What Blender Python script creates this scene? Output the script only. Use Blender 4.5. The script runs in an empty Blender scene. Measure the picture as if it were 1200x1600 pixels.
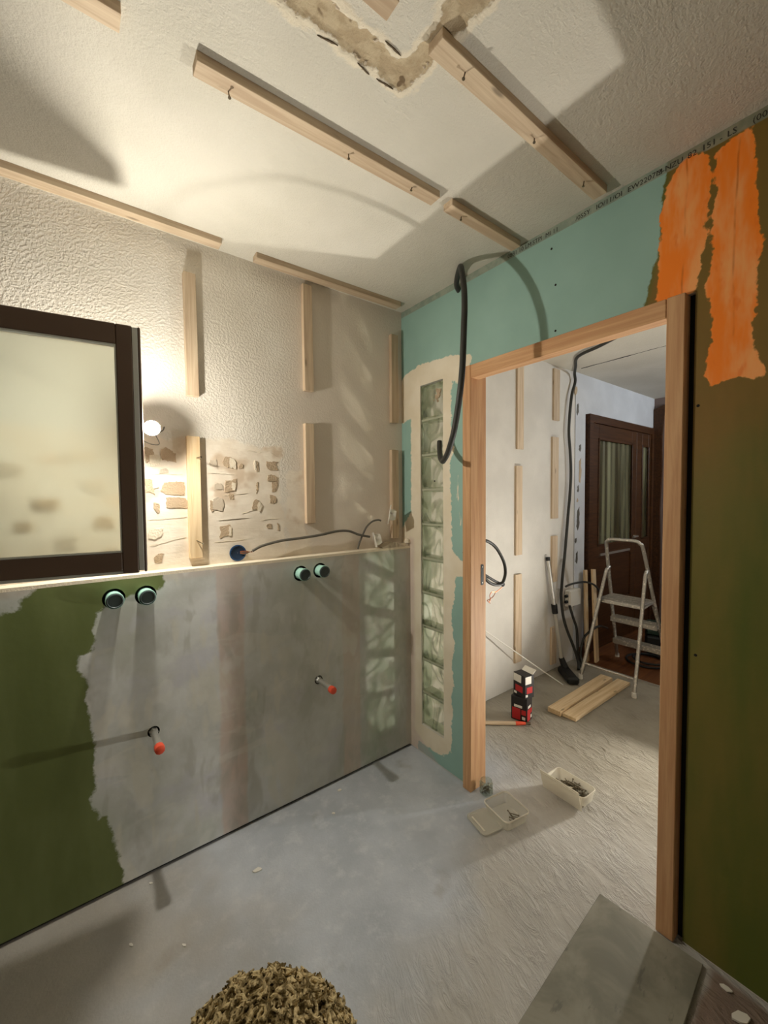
import bpy, bmesh, math, random
import numpy as np
from mathutils import Matrix, Vector

random.seed(7)
R = math.radians
S = bpy.context.scene
COL = S.collection

# ------------------------------------------------------------------ camera, world, exposure
CAM_POS = (-1.5265, -1.7676, 1.4524)
YAW, PITCH, ROLL, FPX = R(52.8325), R(-2.2235), R(-0.4823), 638.93
fw = Vector((math.cos(YAW) * math.cos(PITCH), math.sin(YAW) * math.cos(PITCH), math.sin(PITCH)))
rt = Vector((math.sin(YAW), -math.cos(YAW), 0))
upv = rt.cross(fw)
rt2 = rt * math.cos(ROLL) + upv * math.sin(ROLL)
up2 = upv * math.cos(ROLL) - rt * math.sin(ROLL)
cd = bpy.data.cameras.new('camera')
cam = bpy.data.objects.new('camera', cd)
COL.objects.link(cam)
cam.matrix_world = Matrix(((rt2.x, up2.x, -fw.x, CAM_POS[0]), (rt2.y, up2.y, -fw.y, CAM_POS[1]),
                           (rt2.z, up2.z, -fw.z, CAM_POS[2]), (0, 0, 0, 1)))
cd.sensor_fit = 'HORIZONTAL'
cd.sensor_width = 36.0
cd.lens = FPX / 1200.0 * 36.0
cd.clip_start = 0.02
S.camera = cam

W = bpy.data.worlds.new('night')
S.world = W
W.use_nodes = True
W.node_tree.nodes['Background'].inputs[0].default_value = (0.010, 0.014, 0.024, 1)
W.node_tree.nodes['Background'].inputs[1].default_value = 1.0

S.view_settings.view_transform = 'Standard'
S.view_settings.look = 'None'
S.view_settings.exposure = 0.12
S.view_settings.gamma = 1.0
S.view_settings.use_curve_mapping = False
S.cycles.use_denoising = True
S.cycles.use_adaptive_sampling = True
S.cycles.adaptive_threshold = 0.035
S.cycles.max_bounces = 10
S.cycles.diffuse_bounces = 5
S.cycles.transmission_bounces = 7
S.cycles.transparent_max_bounces = 24
S.cycles.sample_clamp_indirect = 4.0
S.cycles.blur_glossy = 1.0

BULB_L = 2250.0      # radiance of the small bare bulb beside the sash
HALL_L = 2900.0      # radiance of the work lamp on the hall floor
BULB_C = (1.0, 0.945, 0.83)
HALL_C = (1.0, 0.955, 0.86)
FILL_L = 700.0    # cool unseen fill lamp, added to brighten the far hall
FILL_C = (0.86, 0.93, 1.0)


# ------------------------------------------------------------------ helpers
def s2l(c):
    c = c / 255.0
    return c / 12.92 if c <= 0.04045 else ((c + 0.055) / 1.055) ** 2.4


def rgb(r, g, b):
    return (s2l(r), s2l(g), s2l(b), 1.0)


class NT:
    """small wrapper that builds a principled material"""
    def __init__(self, name, color=(.8, .8, .8, 1), rough=.6, metal=0.0, spec=.4):
        self.m = bpy.data.materials.new(name)
        self.m.use_nodes = True
        self.t = self.m.node_tree
        self.b = self.t.nodes['Principled BSDF']
        self.out = self.t.nodes['Material Output']
        self.b.inputs['Base Color'].default_value = color
        self.b.inputs['Roughness'].default_value = rough
        self.b.inputs['Metallic'].default_value = metal
        self.b.inputs['Specular IOR Level'].default_value = spec

    def n(self, kind, **kw):
        nd = self.t.nodes.new(kind)
        for k, v in kw.items():
            setattr(nd, k, v)
        return nd

    def set(self, sock, v):
        if isinstance(v, bpy.types.NodeSocket):
            self.t.links.new(v, sock)
        elif v is not None:
            sock.default_value = v

    def coord(self, kind='Object'):
        if not hasattr(self, '_tc'):
            self._tc = self.n('ShaderNodeTexCoord')
        return self._tc.outputs[kind]

    def mapping(self, scale=(1, 1, 1), loc=(0, 0, 0), rot=(0, 0, 0), vec=None):
        mp = self.n('ShaderNodeMapping')
        self.set(mp.inputs['Vector'], vec or self.coord())
        mp.inputs['Scale'].default_value = scale
        mp.inputs['Rotation'].default_value = rot
        self.set(mp.inputs['Location'], loc)
        return mp.outputs[0]

    def noise(self, scale, detail=3, rough=.55, vec=None, dist=0.0):
        nd = self.n('ShaderNodeTexNoise')
        self.set(nd.inputs['Vector'], vec or self.coord())
        nd.inputs['Scale'].default_value = scale
        nd.inputs['Detail'].default_value = detail
        nd.inputs['Roughness'].default_value = rough
        nd.inputs['Distortion'].default_value = dist
        return nd.outputs['Fac']

    def ramp(self, fac, stops):
        nd = self.n('ShaderNodeValToRGB')
        self.set(nd.inputs[0], fac)
        el = nd.color_ramp.elements
        while len(el) < len(stops):
            el.new(.5)
        for e, (p, c) in zip(el, stops):
            e.position = p
            e.color = c if len(c) == 4 else (*c, 1)
        return nd.outputs[0]

    def math(self, op, a, b=None, c=None, clamp=False):
        nd = self.n('ShaderNodeMath', operation=op, use_clamp=clamp)
        self.set(nd.inputs[0], a)
        self.set(nd.inputs[1], b)
        self.set(nd.inputs[2], c)
        return nd.outputs[0]

    def sstep(self, v, lo, hi):
        nd = self.n('ShaderNodeMapRange', interpolation_type='SMOOTHSTEP')
        self.set(nd.inputs['Value'], v)
        nd.inputs['From Min'].default_value = lo
        nd.inputs['From Max'].default_value = hi
        return nd.outputs[0]

    def mix(self, fac, a, b, mode='MIX'):
        nd = self.n('ShaderNodeMix', data_type='RGBA', blend_type=mode)
        self.set(nd.inputs[0], fac)
        self.set(nd.inputs[6], a)
        self.set(nd.inputs[7], b)
        return nd.outputs[2]

    def attr(self, name):
        nd = self.n('ShaderNodeAttribute', attribute_name=name)
        return nd.outputs['Fac']

    def xyz(self, vec=None):
        nd = self.n('ShaderNodeSeparateXYZ')
        self.set(nd.inputs[0], vec or self.coord())
        return nd.outputs

    def color(self, c):
        self.set(self.b.inputs['Base Color'], c)

    def bump(self, h, strength=.5, dist=.01, normal=None):
        nd = self.n('ShaderNodeBump')
        self.set(nd.inputs['Height'], h)
        nd.inputs['Strength'].default_value = strength
        nd.inputs['Distance'].default_value = dist
        if normal is not None:
            self.set(nd.inputs['Normal'], normal)
        self.t.links.new(nd.outputs[0], self.b.inputs['Normal'])
        return nd.outputs[0]


class MB:
    """collects shapes, then links them as one mesh object"""
    def __init__(self):
        self.v, self.f, self.sm = [], [], []

    def add(self, vs, fs, smooth=False):
        o = len(self.v)
        self.v += [tuple(p) for p in vs]
        self.f += [tuple(i + o for i in f) for f in fs]
        self.sm += [smooth] * len(fs)
        return self

    def box(self, a, b, m=None, bev=0.0):
        x0, y0, z0 = a
        x1, y1, z1 = b
        if bev > 0:
            bm = bmesh.new()
            r = bmesh.ops.create_cube(bm, size=1)
            for vv in bm.verts:
                vv.co = Vector(((x0 + x1) / 2 + vv.co.x * (x1 - x0), (y0 + y1) / 2 + vv.co.y * (y1 - y0),
                                (z0 + z1) / 2 + vv.co.z * (z1 - z0)))
            bmesh.ops.bevel(bm, geom=bm.edges[:], offset=bev, segments=1, affect='EDGES', profile=.5)
            bm.verts.index_update()
            vs = [vv.co.copy() for vv in bm.verts]
            fs = [[vv.index for vv in f.verts] for f in bm.faces]
            bm.free()
        else:
            vs = [Vector(p) for p in ((x0, y0, z0), (x1, y0, z0), (x1, y1, z0), (x0, y1, z0),
                                      (x0, y0, z1), (x1, y0, z1), (x1, y1, z1), (x0, y1, z1))]
            fs = [(3, 2, 1, 0), (4, 5, 6, 7), (0, 1, 5, 4), (1, 2, 6, 5), (2, 3, 7, 6), (3, 0, 4, 7)]
        if m is not None:
            vs = [m @ p for p in vs]
        return self.add(vs, fs)

    def tube(self, pts, rad, n=10, caps=True, closed=False):
        pts = [Vector(p) for p in pts]
        k = len(pts)
        rads = rad if isinstance(rad, (list, tuple)) else [rad] * k
        vs, fs = [], []
        nrm = None
        for i, p in enumerate(pts):
            if closed:
                t = (pts[(i + 1) % k] - pts[i - 1]).normalized()
            else:
                t = (pts[min(i + 1, k - 1)] - pts[max(i - 1, 0)]).normalized()
            if nrm is None:
                nrm = t.orthogonal().normalized()
            else:
                nrm = (nrm - t * nrm.dot(t))
                nrm = nrm.normalized() if nrm.length > 1e-6 else t.orthogonal().normalized()
            bn = t.cross(nrm)
            for j in range(n):
                a = 2 * math.pi * j / n
                vs.append(p + (nrm * math.cos(a) + bn * math.sin(a)) * rads[i])
        for i in range(k if closed else k - 1):
            for j in range(n):
                a, b = i * n + j, i * n + (j + 1) % n
                c, d = ((i + 1) % k) * n + (j + 1) % n, ((i + 1) % k) * n + j
                fs.append((a, b, c, d))
        if caps and not closed:
            fs.append(tuple(range(n - 1, -1, -1)))
            fs.append(tuple((k - 1) * n + j for j in range(n)))
        return self.add(vs, fs, True)

    def lathe(self, prof, axis_o, axis_d, n=24, cap=True):
        """prof: list of (radius, distance along the axis)"""
        d = Vector(axis_d).normalized()
        a = d.orthogonal().normalized()
        b = d.cross(a)
        o = Vector(axis_o)
        vs, fs = [], []
        for r, h in prof:
            for j in range(n):
                t = 2 * math.pi * j / n
                vs.append(o + d * h + (a * math.cos(t) + b * math.sin(t)) * max(r, 1e-5))
        for i in range(len(prof) - 1):
            for j in range(n):
                fs.append((i * n + j, i * n + (j + 1) % n, (i + 1) * n + (j + 1) % n, (i + 1) * n + j))
        if cap:
            fs.append(tuple(range(n - 1, -1, -1)))
            fs.append(tuple((len(prof) - 1) * n + j for j in range(n)))
        return self.add(vs, fs, True)

    def prism(self, poly, fn, t0, t1):
        """poly 2-D outline, fn(u, v, t) -> point; extruded between t0 and t1"""
        k = len(poly)
        vs = [fn(u, v, t0) for u, v in poly] + [fn(u, v, t1) for u, v in poly]
        fs = [tuple(range(k - 1, -1, -1)), tuple(range(k, 2 * k))]
        fs += [(i, (i + 1) % k, k + (i + 1) % k, k + i) for i in range(k)]
        return self.add(vs, fs)

    def mesh(self, name):
        me = bpy.data.meshes.new(name)
        me.from_pydata(self.v, [], self.f)
        bm = bmesh.new()
        bm.from_mesh(me)
        bmesh.ops.recalc_face_normals(bm, faces=bm.faces[:])
        bm.to_mesh(me)
        bm.free()
        if any(self.sm):
            me.polygons.foreach_set('use_smooth', self.sm)
            me.set_sharp_from_angle(angle=R(40))
        me.update()
        return me

    def build(self, name, mat, parent=None):
        return link(name, self.mesh(name), mat, parent)


def link(name, me, mat, parent=None):
    o = bpy.data.objects.new(name, me)
    COL.objects.link(o)
    if mat is not None and len(me.materials) == 0:
        me.materials.append(mat.m if isinstance(mat, NT) else mat)
    if parent is not None:
        o.parent = parent
    return o


def tag(o, label=None, cat=None, group=None, kind=None):
    if label:
        o['label'] = label
    if cat:
        o['category'] = cat
    if group:
        o['group'] = group
    if kind:
        o['kind'] = kind
    return o


def empty(name, loc=(0, 0, 0), rz=0.0, label=None, cat=None, group=None):
    o = bpy.data.objects.new(name, None)
    COL.objects.link(o)
    o.location = loc
    o.rotation_euler = (0, 0, rz)
    o.empty_display_size = .05
    return tag(o, label, cat, group)


def spline(pts, per=8):
    pts = [Vector(p) for p in pts]
    out = []
    for i in range(len(pts) - 1):
        p0, p1, p2, p3 = pts[max(i - 1, 0)], pts[i], pts[i + 1], pts[min(i + 2, len(pts) - 1)]
        for k in range(per):
            t = k / per
            out.append(.5 * ((2 * p1) + (p2 - p0) * t + (2 * p0 - 5 * p1 + 4 * p2 - p3) * t * t
                             + (3 * p1 - p0 - 3 * p2 + p3) * t ** 3))
    out.append(pts[-1])
    return out


# numpy noise and distance fields -------------------------------------------------
def vnoise(x, y, seed=0):
    xi, yi = np.floor(x), np.floor(y)
    fx, fy = x - xi, y - yi
    fx = fx * fx * (3 - 2 * fx)
    fy = fy * fy * (3 - 2 * fy)

    def h(a, b):
        s = np.sin(a * 127.1 + b * 311.7 + seed * 74.7) * 43758.5453
        return s - np.floor(s)
    return (h(xi, yi) * (1 - fx) + h(xi + 1, yi) * fx) * (1 - fy) + (h(xi, yi + 1) * (1 - fx) + h(xi + 1, yi + 1) * fx) * fy


def fbm(x, y, oct=4, seed=0):
    v, a, t = 0, .5, 0
    for i in range(oct):
        v = v + a * vnoise(x * 2 ** i, y * 2 ** i, seed + i)
        t += a
        a *= .5
    return v / t


def sdf(px, py, poly):
    """signed distance to a polygon, positive inside"""
    d = np.full(px.shape, 1e9)
    ins = np.zeros(px.shape, bool)
    k = len(poly)
    for i in range(k):
        ax, ay = poly[i]
        bx, by = poly[(i + 1) % k]
        ex, ey = bx - ax, by - ay
        wx, wy = px - ax, py - ay
        t = np.clip((wx * ex + wy * ey) / (ex * ex + ey * ey + 1e-12), 0, 1)
        d = np.minimum(d, (wx - ex * t) ** 2 + (wy - ey * t) ** 2)
        c = ((ay <= py) & (by > py)) | ((by <= py) & (ay > py))
        with np.errstate(divide='ignore', invalid='ignore'):
            xx = ax + (py - ay) * ex / (ey if abs(ey) > 1e-12 else 1e-12)
        ins ^= c & (px < xx)
    return np.where(ins, 1, -1) * np.sqrt(d)


def lines(a, b, coarse, fine=None, extra=()):
    """grid lines from a to b: coarse step, finer inside the interval fine=(lo, hi, step)"""
    out = {round(a, 5), round(b, 5)}
    segs = [(a, b, coarse)]
    if fine:
        lo, hi, st = fine
        segs = [(a, lo, coarse), (lo, hi, st), (hi, b, coarse)]
    for s0, s1, st in segs:
        if s1 - s0 < 1e-6:
            continue
        n = max(1, int(round((s1 - s0) / st)))
        out |= {round(s0 + (s1 - s0) * i / n, 5) for i in range(n + 1)}
    out |= {round(e, 5) for e in extra}
    ls = sorted(out)
    keep = [ls[0]]
    ex = {round(e, 5) for e in extra} | {round(a, 5), round(b, 5)}
    for v in ls[1:]:
        if v - keep[-1] < .0012:
            if v in ex:
                keep[-1] = v
            continue
        keep.append(v)
    return np.array(keep)


def grid_mesh(name, us, vs, fn, rects=(), circles=(), attrs=None, disp=None, flip=False):
    """surface over grid lines us x vs. rects are cut out whole, circles=(u, v, r) are cut round.
    fn(u, v, h) maps arrays to points; attrs {name: f(u, v)}; disp f(u, v) -> height along the normal."""
    U, V = np.meshgrid(us, vs, indexing='ij')
    nu, nv = len(us), len(vs)
    uf, vf = U.ravel(), V.ravel()
    cu, cv = (us[:-1] + us[1:]) / 2, (vs[:-1] + vs[1:]) / 2
    keep = np.ones((nu - 1, nv - 1), bool)
    for (u0, u1, v0, v1) in rects:
        keep &= ~(((cu > u0) & (cu < u1))[:, None] & ((cv > v0) & (cv < v1))[None, :])
    faces = []
    exu, exv, exf = [], [], []
    base = nu * nv
    for (c0, c1, r) in circles:
        i0 = np.searchsorted(us, c0 - r * 1.18) - 1
        i1 = np.searchsorted(us, c0 + r * 1.18)
        j0 = np.searchsorted(vs, c1 - r * 1.18) - 1
        j1 = np.searchsorted(vs, c1 + r * 1.18)
        keep[i0:i1, j0:j1] = False
        ring = [(i, j0) for i in range(i0, i1)] + [(i1, j) for j in range(j0, j1)] + \
               [(i, j1) for i in range(i1, i0, -1)] + [(i0, j) for j in range(j1, j0, -1)]
        st = base + len(exu)
        for (i, j) in ring:
            a = math.atan2(vs[j] - c1, us[i] - c0)
            exu.append(c0 + r * math.cos(a))
            exv.append(c1 + r * math.sin(a))
        k = len(ring)
        for q in range(k):
            a, b = ring[q], ring[(q + 1) % k]
            exf.append((a[0] * nv + a[1], b[0] * nv + b[1], st + (q + 1) % k, st + q))
    ii, jj = np.nonzero(keep)
    q = np.stack([ii * nv + jj, (ii + 1) * nv + jj, (ii + 1) * nv + jj + 1, ii * nv + jj + 1], 1)
    faces = [tuple(r) for r in q.tolist()] + exf
    uf = np.concatenate([uf, np.array(exu)]) if exu else uf
    vf = np.concatenate([vf, np.array(exv)]) if exv else vf
    h = disp(uf, vf) if disp else np.zeros_like(uf)
    pts = np.stack(fn(uf, vf, h), 1)
    used = np.zeros(len(uf), bool)
    for f in exf:
        used[list(f)] = True
    used[q.ravel()] = True
    remap = np.cumsum(used) - 1
    faces = [tuple(int(remap[i]) for i in f) for f in faces]
    if flip:
        faces = [f[::-1] for f in faces]
    me = bpy.data.meshes.new(name)
    me.from_pydata(pts[used].tolist(), [], faces)
    for k_, f_ in (attrs or {}).items():
        at = me.attributes.new(k_, 'FLOAT', 'POINT')
        at.data.foreach_set('value', f_(uf[used], vf[used]).astype(np.float32))
    me.polygons.foreach_set('use_smooth', [True] * len(me.polygons))
    me.update()
    return me


def jag(poly, step=.012, amp=.003, seed=1):
    """subdivide an outline and roughen it"""
    rnd = random.Random(seed)
    out = []
    k = len(poly)
    for i in range(k):
        (ax, ay), (bx, by) = poly[i], poly[(i + 1) % k]
        n = max(1, int(math.hypot(bx - ax, by - ay) / step))
        for j in range(n):
            t = j / n
            out.append((ax + (bx - ax) * t + rnd.uniform(-amp, amp), ay + (by - ay) * t + rnd.uniform(-amp, amp)))
    return out


# ------------------------------------------------------------------ materials
def plaster(name, col, bscale=110, bstr=.55, bdist=.004, var=.06, stretch=(1, 1, 1)):
    m = NT(name, col, .85, spec=.2)
    v = m.noise(3.0, 4)
    dark = tuple(c * (1 - var * 2) for c in col[:3]) + (1,)
    m.color(m.mix(m.sstep(v, .35, .7), dark, col))
    vec = m.mapping(stretch)
    a = m.noise(bscale, 3, .6, vec)
    b = m.noise(bscale * .35, 2, .5, vec)
    m.bump(m.math('ADD', m.sstep(a, .35, .7), m.math('MULTIPLY', b, .8)), bstr, bdist)
    return m


def wood(name, c1, c2, rough=.62, knots=True, gs=1.0):
    """grain along the local X axis"""
    m = NT(name, c1, rough, spec=.3)
    oi = m.n('ShaderNodeObjectInfo')
    off = m.n('ShaderNodeCombineXYZ')
    m.set(off.inputs[0], m.math('MULTIPLY', oi.outputs['Random'], 7.3))
    m.set(off.inputs[1], m.math('MULTIPLY', oi.outputs['Random'], 3.1))
    m.set(off.inputs[2], m.math('MULTIPLY', oi.outputs['Random'], 1.7))
    vec = m.mapping((1.6 * gs, 34 * gs, 34 * gs), off.outputs[0])
    g = m.noise(1.6, 4, .6, vec, .6)
    g2 = m.noise(9, 2, .5, vec)
    col = m.mix(m.sstep(g, .32, .68), c2, c1)
    col = m.mix(m.math('MULTIPLY', m.sstep(g2, .55, .75), .25), col, c2)
    if knots:
        vo = m.n('ShaderNodeTexVoronoi', feature='F1')
        m.set(vo.inputs['Vector'], m.mapping((5, 18, 18), off.outputs[0]))
        vo.inputs['Scale'].default_value = 1.0
        kn = m.sstep(vo.outputs['Distance'], .16, .05)
        col = m.mix(m.math('MULTIPLY', kn, .75), col, tuple(c * .38 for c in c2[:3]) + (1,))
    hue = m.n('ShaderNodeHueSaturation')
    m.set(hue.inputs['Value'], m.math('MULTIPLY_ADD', oi.outputs['Random'], .22, .88))
    m.set(hue.inputs['Color'], col)
    m.color(hue.outputs[0])
    m.bump(g2, .12, .002)
    return m


M = {}
M['wall_plaster'] = plaster('rough_plaster_paint', rgb(222, 214, 200), 120, .8, .006)
M['hall_plaster'] = plaster('hall_wall_paint', rgb(218, 213, 204), 140, .25, .003)
M['hall_grey'] = plaster('hall_grey_paint', rgb(205, 207, 210), 140, .2, .003)
M['plain_plaster'] = plaster('plain_plaster', rgb(232, 227, 216), 90, .3, .004)
M['pine'] = wood('pine_batten', rgb(210, 190, 162), rgb(187, 163, 136))
M['pine_pale'] = wood('pale_pine_board', rgb(228, 204, 166), rgb(206, 176, 134))
M['frame_wood'] = wood('raw_frame_wood', rgb(216, 172, 128), rgb(194, 146, 104), knots=False, gs=.9)
M['dark_wood'] = wood('dark_stained_wood', rgb(80, 50, 27), rgb(54, 32, 17), .42, knots=False)
M['floor_wood'] = wood('brown_floor_wood', rgb(120, 76, 44), rgb(92, 54, 30), .5, knots=False, gs=.6)
M['black'] = NT('black_rubber', rgb(26, 26, 25), .55)
M['cable_grey'] = NT('dark_grey_conduit', rgb(52, 52, 48), .55)
M['cable_mid'] = NT('mid_grey_cable', rgb(96, 92, 84), .5)
M['white_plastic'] = NT('white_plastic', rgb(226, 222, 212), .4)
M['steel'] = NT('zinc_steel', rgb(206, 204, 198), .42, .9)
M['screw'] = NT('dark_screw_steel', rgb(120, 110, 92), .38, 1.0)
M['alu'] = NT('spattered_aluminium', rgb(196, 192, 184), .42, .75)
a_ = M['alu']
a_.color(a_.mix(a_.sstep(a_.noise(60, 3), .56, .66), rgb(186, 182, 174), rgb(224, 218, 205)))
a_.set(a_.b.inputs['Metallic'], a_.sstep(a_.noise(60, 3), .64, .54))
M['red_cap'] = NT('red_plug', rgb(228, 86, 58), .45)
M['teal'] = NT('teal_pipe_ring', rgb(170, 216, 202), .4)
M['teal_dark'] = NT('grey_cap_face', rgb(62, 74, 74), .5)
M['blue_box'] = NT('blue_box_plastic', rgb(36, 74, 116), .5)
M['blue_dark'] = NT('blue_box_shade', rgb(22, 44, 70), .6)  # darker copy of the box blue, painting the shade inside the box
M['frame_brown'] = NT('brown_sash_paint', rgb(92, 74, 62), .35)
b_ = M['frame_brown']
b_.bump(b_.noise(60, 2), .05, .001)
M['seal_grey'] = NT('grey_sash_seal', rgb(186, 188, 182), .35)
M['copper'] = NT('copper_wire', rgb(178, 104, 66), .35, 1.0)
M['crumb'] = NT('white_plaster_crumb', rgb(228, 224, 214), .9)
M['scar'] = plaster('brown_render_scar', rgb(196, 174, 146), 160, .5, .004)
M['scar_pale'] = plaster('pale_filler_spot', rgb(238, 226, 204), 160, .3, .003)
M['scar_grey'] = plaster('grey_filler_skim', rgb(206, 192, 172), 160, .3, .003)
M['print'] = NT('black_board_print', rgb(46, 44, 38), .8)
M['dark_gap'] = NT('gap_shade_black', rgb(24, 22, 18), .9)  # near-black colour painting the shade in gaps, holes and the hall crack
M['crack'] = NT('brown_crack', rgb(96, 82, 64), .9)  # dark brown of the slivers set along the chase edges
M['green_case'] = NT('dark_green_plastic', rgb(36, 58, 46), .4)


def em(name, col, strength):
    m = bpy.data.materials.new(name)
    m.use_nodes = True
    t = m.node_tree
    t.nodes.remove(t.nodes['Principled BSDF'])
    e = t.nodes.new('ShaderNodeEmission')
    e.inputs[0].default_value = (*col, 1)
    e.inputs[1].default_value = strength
    t.links.new(e.outputs[0], t.nodes['Material Output'].inputs[0])
    return m


M['bulb'] = em('lit_bulb', BULB_C, BULB_L)
M['lamp'] = em('lit_work_lamp', HALL_C, HALL_L)
M['hall_fill'] = em('lit_fill_lamp', FILL_C, FILL_L)


def glass_mat(name, tint, rough, transp, ior=1.45):
    m = bpy.data.materials.new(name)
    m.use_nodes = True
    t = m.node_tree
    t.nodes.remove(t.nodes['Principled BSDF'])
    g = t.nodes.new('ShaderNodeBsdfGlass')
    g.inputs['Color'].default_value = tint
    g.inputs['Roughness'].default_value = rough
    g.inputs['IOR'].default_value = ior
    if transp <= 0:
        t.links.new(g.outputs[0], t.nodes['Material Output'].inputs[0])
        return m
    tr = t.nodes.new('ShaderNodeBsdfTransparent')
    tr.inputs[0].default_value = tint
    mx = t.nodes.new('ShaderNodeMixShader')
    mx.inputs[0].default_value = transp
    t.links.new(g.outputs[0], mx.inputs[1])
    t.links.new(tr.outputs[0], mx.inputs[2])
    t.links.new(mx.outputs[0], t.nodes['Material Output'].inputs[0])
    return m


M['obscured'] = glass_mat('obscured_sash_glass', (.80, .82, .77, 1), .32, 0)
M['jar_glass'] = glass_mat('jar_glass', (.92, .95, .92, 1), .02, .45)


def clear_plastic(name, col, transp):
    m = NT(name, col, .3)
    tr = m.n('ShaderNodeBsdfTransparent')
    tr.inputs[0].default_value = (.95, .95, .93, 1)
    mx = m.n('ShaderNodeMixShader')
    mx.inputs[0].default_value = transp
    m.t.links.new(m.b.outputs[0], mx.inputs[1])
    m.t.links.new(tr.outputs[0], mx.inputs[2])
    m.t.links.new(mx.outputs[0], m.out.inputs[0])
    return m


M['clear_tub'] = clear_plastic('clear_tub_plastic', rgb(226, 222, 208), .62)
M['milky_tub'] = clear_plastic('milky_tub_plastic', rgb(238, 232, 216), .25)
M['glass_rim'] = clear_plastic('glass_block_rim', rgb(196, 202, 180), .40)


def glass_block_mat():
    """pressed wavy glass: bent streaks beside clear windows, tinted green"""
    m = NT('wavy_block_glass')
    oi = m.n('ShaderNodeObjectInfo')
    off = m.n('ShaderNodeCombineXYZ')
    m.set(off.inputs[1], m.math('MULTIPLY', oi.outputs['Random'], 9.0))
    m.set(off.inputs[2], m.math('MULTIPLY', oi.outputs['Random'], 4.0))
    vec = m.mapping((1, 1.0, .6), off.outputs[0])
    n = m.noise(8, .6, .4, vec, 1.1)
    band = m.math('PINGPONG', m.math('MULTIPLY', n, 4.0), .5)
    fac = m.sstep(band, .02, .30)
    bp = m.n('ShaderNodeBump')
    bp.inputs['Strength'].default_value = .35
    bp.inputs['Distance'].default_value = .02
    m.set(bp.inputs['Height'], n)
    g = m.n('ShaderNodeBsdfGlass')
    g.inputs['Color'].default_value = (.965, .97, .935, 1)
    g.inputs['Roughness'].default_value = .08
    g.inputs['IOR'].default_value = 1.5
    m.t.links.new(bp.outputs[0], g.inputs['Normal'])
    tr = m.n('ShaderNodeBsdfTransparent')
    m.set(tr.inputs[0], m.mix(fac, (.74, .77, .69, 1), (.955, .955, .925, 1)))  # streaks in the tint stand in for refraction and caustic light
    mx = m.n('ShaderNodeMixShader')
    m.set(mx.inputs[0], m.math('MULTIPLY_ADD', fac, .34, .58))
    m.t.links.new(g.outputs[0], mx.inputs[1])
    m.t.links.new(tr.outputs[0], mx.inputs[2])
    m.t.links.new(mx.outputs[0], m.out.inputs[0])
    return m


M['block_glass'] = glass_block_mat()


def ribbed_glass():
    m = NT('ribbed_door_glass', rgb(58, 56, 38), .18)
    x = m.xyz()
    w = m.math('SINE', m.math('MULTIPLY', x[0], 62.0))
    m.color(m.mix(m.sstep(m.noise(9, 2, .5, m.mapping((1, 1, .05))), .35, .7), rgb(64, 58, 38), rgb(130, 128, 100)))
    m.bump(w, .4, .02)
    return m


M['ribbed'] = ribbed_glass()


# ------------------------------------------------------------------ shell constants
H = 2.5            # ceiling height
YW = .067          # plane of the window wall
XL, YB = -3.05, -2.95   # unseen end walls of the room
XH = 3.62          # end of the hall
YH = -1.95         # far side wall of the hall
WT = .085          # thickness of the partition with the door
LEDGE = 1.167      # top of the boxed-out half wall


def structure(o, label=None):
    tag(o, label, kind='structure')
    return o


# ------------------------------------------------------------------ floor
RD = Vector((-.32, -.947))


def rough_side(x, y):
    return (x + .256) * .412 - (y + .54) * .911 + (fbm(x * 4, y * 4, 3, 5) - .5) * .25


def floor_h(x, y):
    al = x * RD.x + y * RD.y
    ac = -x * RD.y + y * RD.x
    m = np.clip(rough_side(x, y) / .25, 0, 1)
    hall = np.clip((x - .15) / .3, 0, 1)
    m = np.maximum(m, hall * .55)
    wob = fbm(x * 6, y * 6, 2, 8) * .06
    rid = fbm((ac + wob) * 30, al * 7, 3, 11)
    rid = np.abs(rid - .5) * 2
    return -.0005 - m * (.0026 * (1 - rid) ** 2 * .9 + .002 * fbm(x * 40, y * 40, 2, 2)) - .0012 * fbm(x * 9, y * 9, 3, 1)


def brown_zone(x, y):
    return np.minimum(-(y + 1.415), -(x + .01)) + (fbm(x * 14, y * 14, 3, 3) - .5) * .03


mf = NT('bare_concrete_floor', rough=.82, spec=.25)
n1 = mf.noise(2.2, 5, .6)
n2 = mf.noise(14, 4, .65)
c = mf.mix(mf.sstep(n1, .35, .68), rgb(172, 178, 186), rgb(196, 201, 209))
c = mf.mix(mf.math('MULTIPLY', mf.sstep(n2, .48, .72), .5), c, rgb(208, 211, 215))
c = mf.mix(mf.math('MULTIPLY', mf.sstep(mf.attr('rough'), 0, .25), .55), c, rgb(186, 176, 156))
c = mf.mix(mf.math('MULTIPLY', mf.sstep(mf.noise(5, 3, .6, mf.mapping((1, 1, 1), (3, 1, 0))), .62, .78), .35), c, rgb(140, 130, 116))
xf = mf.xyz()
st_ = mf.sstep(mf.math('ADD', mf.math('MULTIPLY', xf[0], -1.0), mf.math('MULTIPLY_ADD', mf.noise(2.2, 3, .6, mf.mapping((1, 1, 1), (5, 9, 0))), 1.2, -.6)), .85, 1.55)
c = mf.mix(mf.math('MULTIPLY', st_, .6), c, rgb(164, 150, 126))
c = mf.mix(mf.math('MULTIPLY', mf.sstep(xf[0], .05, .7), .75), c, mf.mix(mf.sstep(n1, .35, .68), rgb(134, 125, 106), rgb(154, 145, 126)))  # concrete colour darkened into the hall, painting in its dimmer light
c = mf.mix(mf.math('MULTIPLY', mf.sstep(mf.attr('brown'), -.01, .02), .8), c, rgb(118, 92, 74))
mf.color(c)
fx = mf.mapping((30, 9, 1), vec=mf.mapping(rot=(0, 0, R(18.7))))
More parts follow.
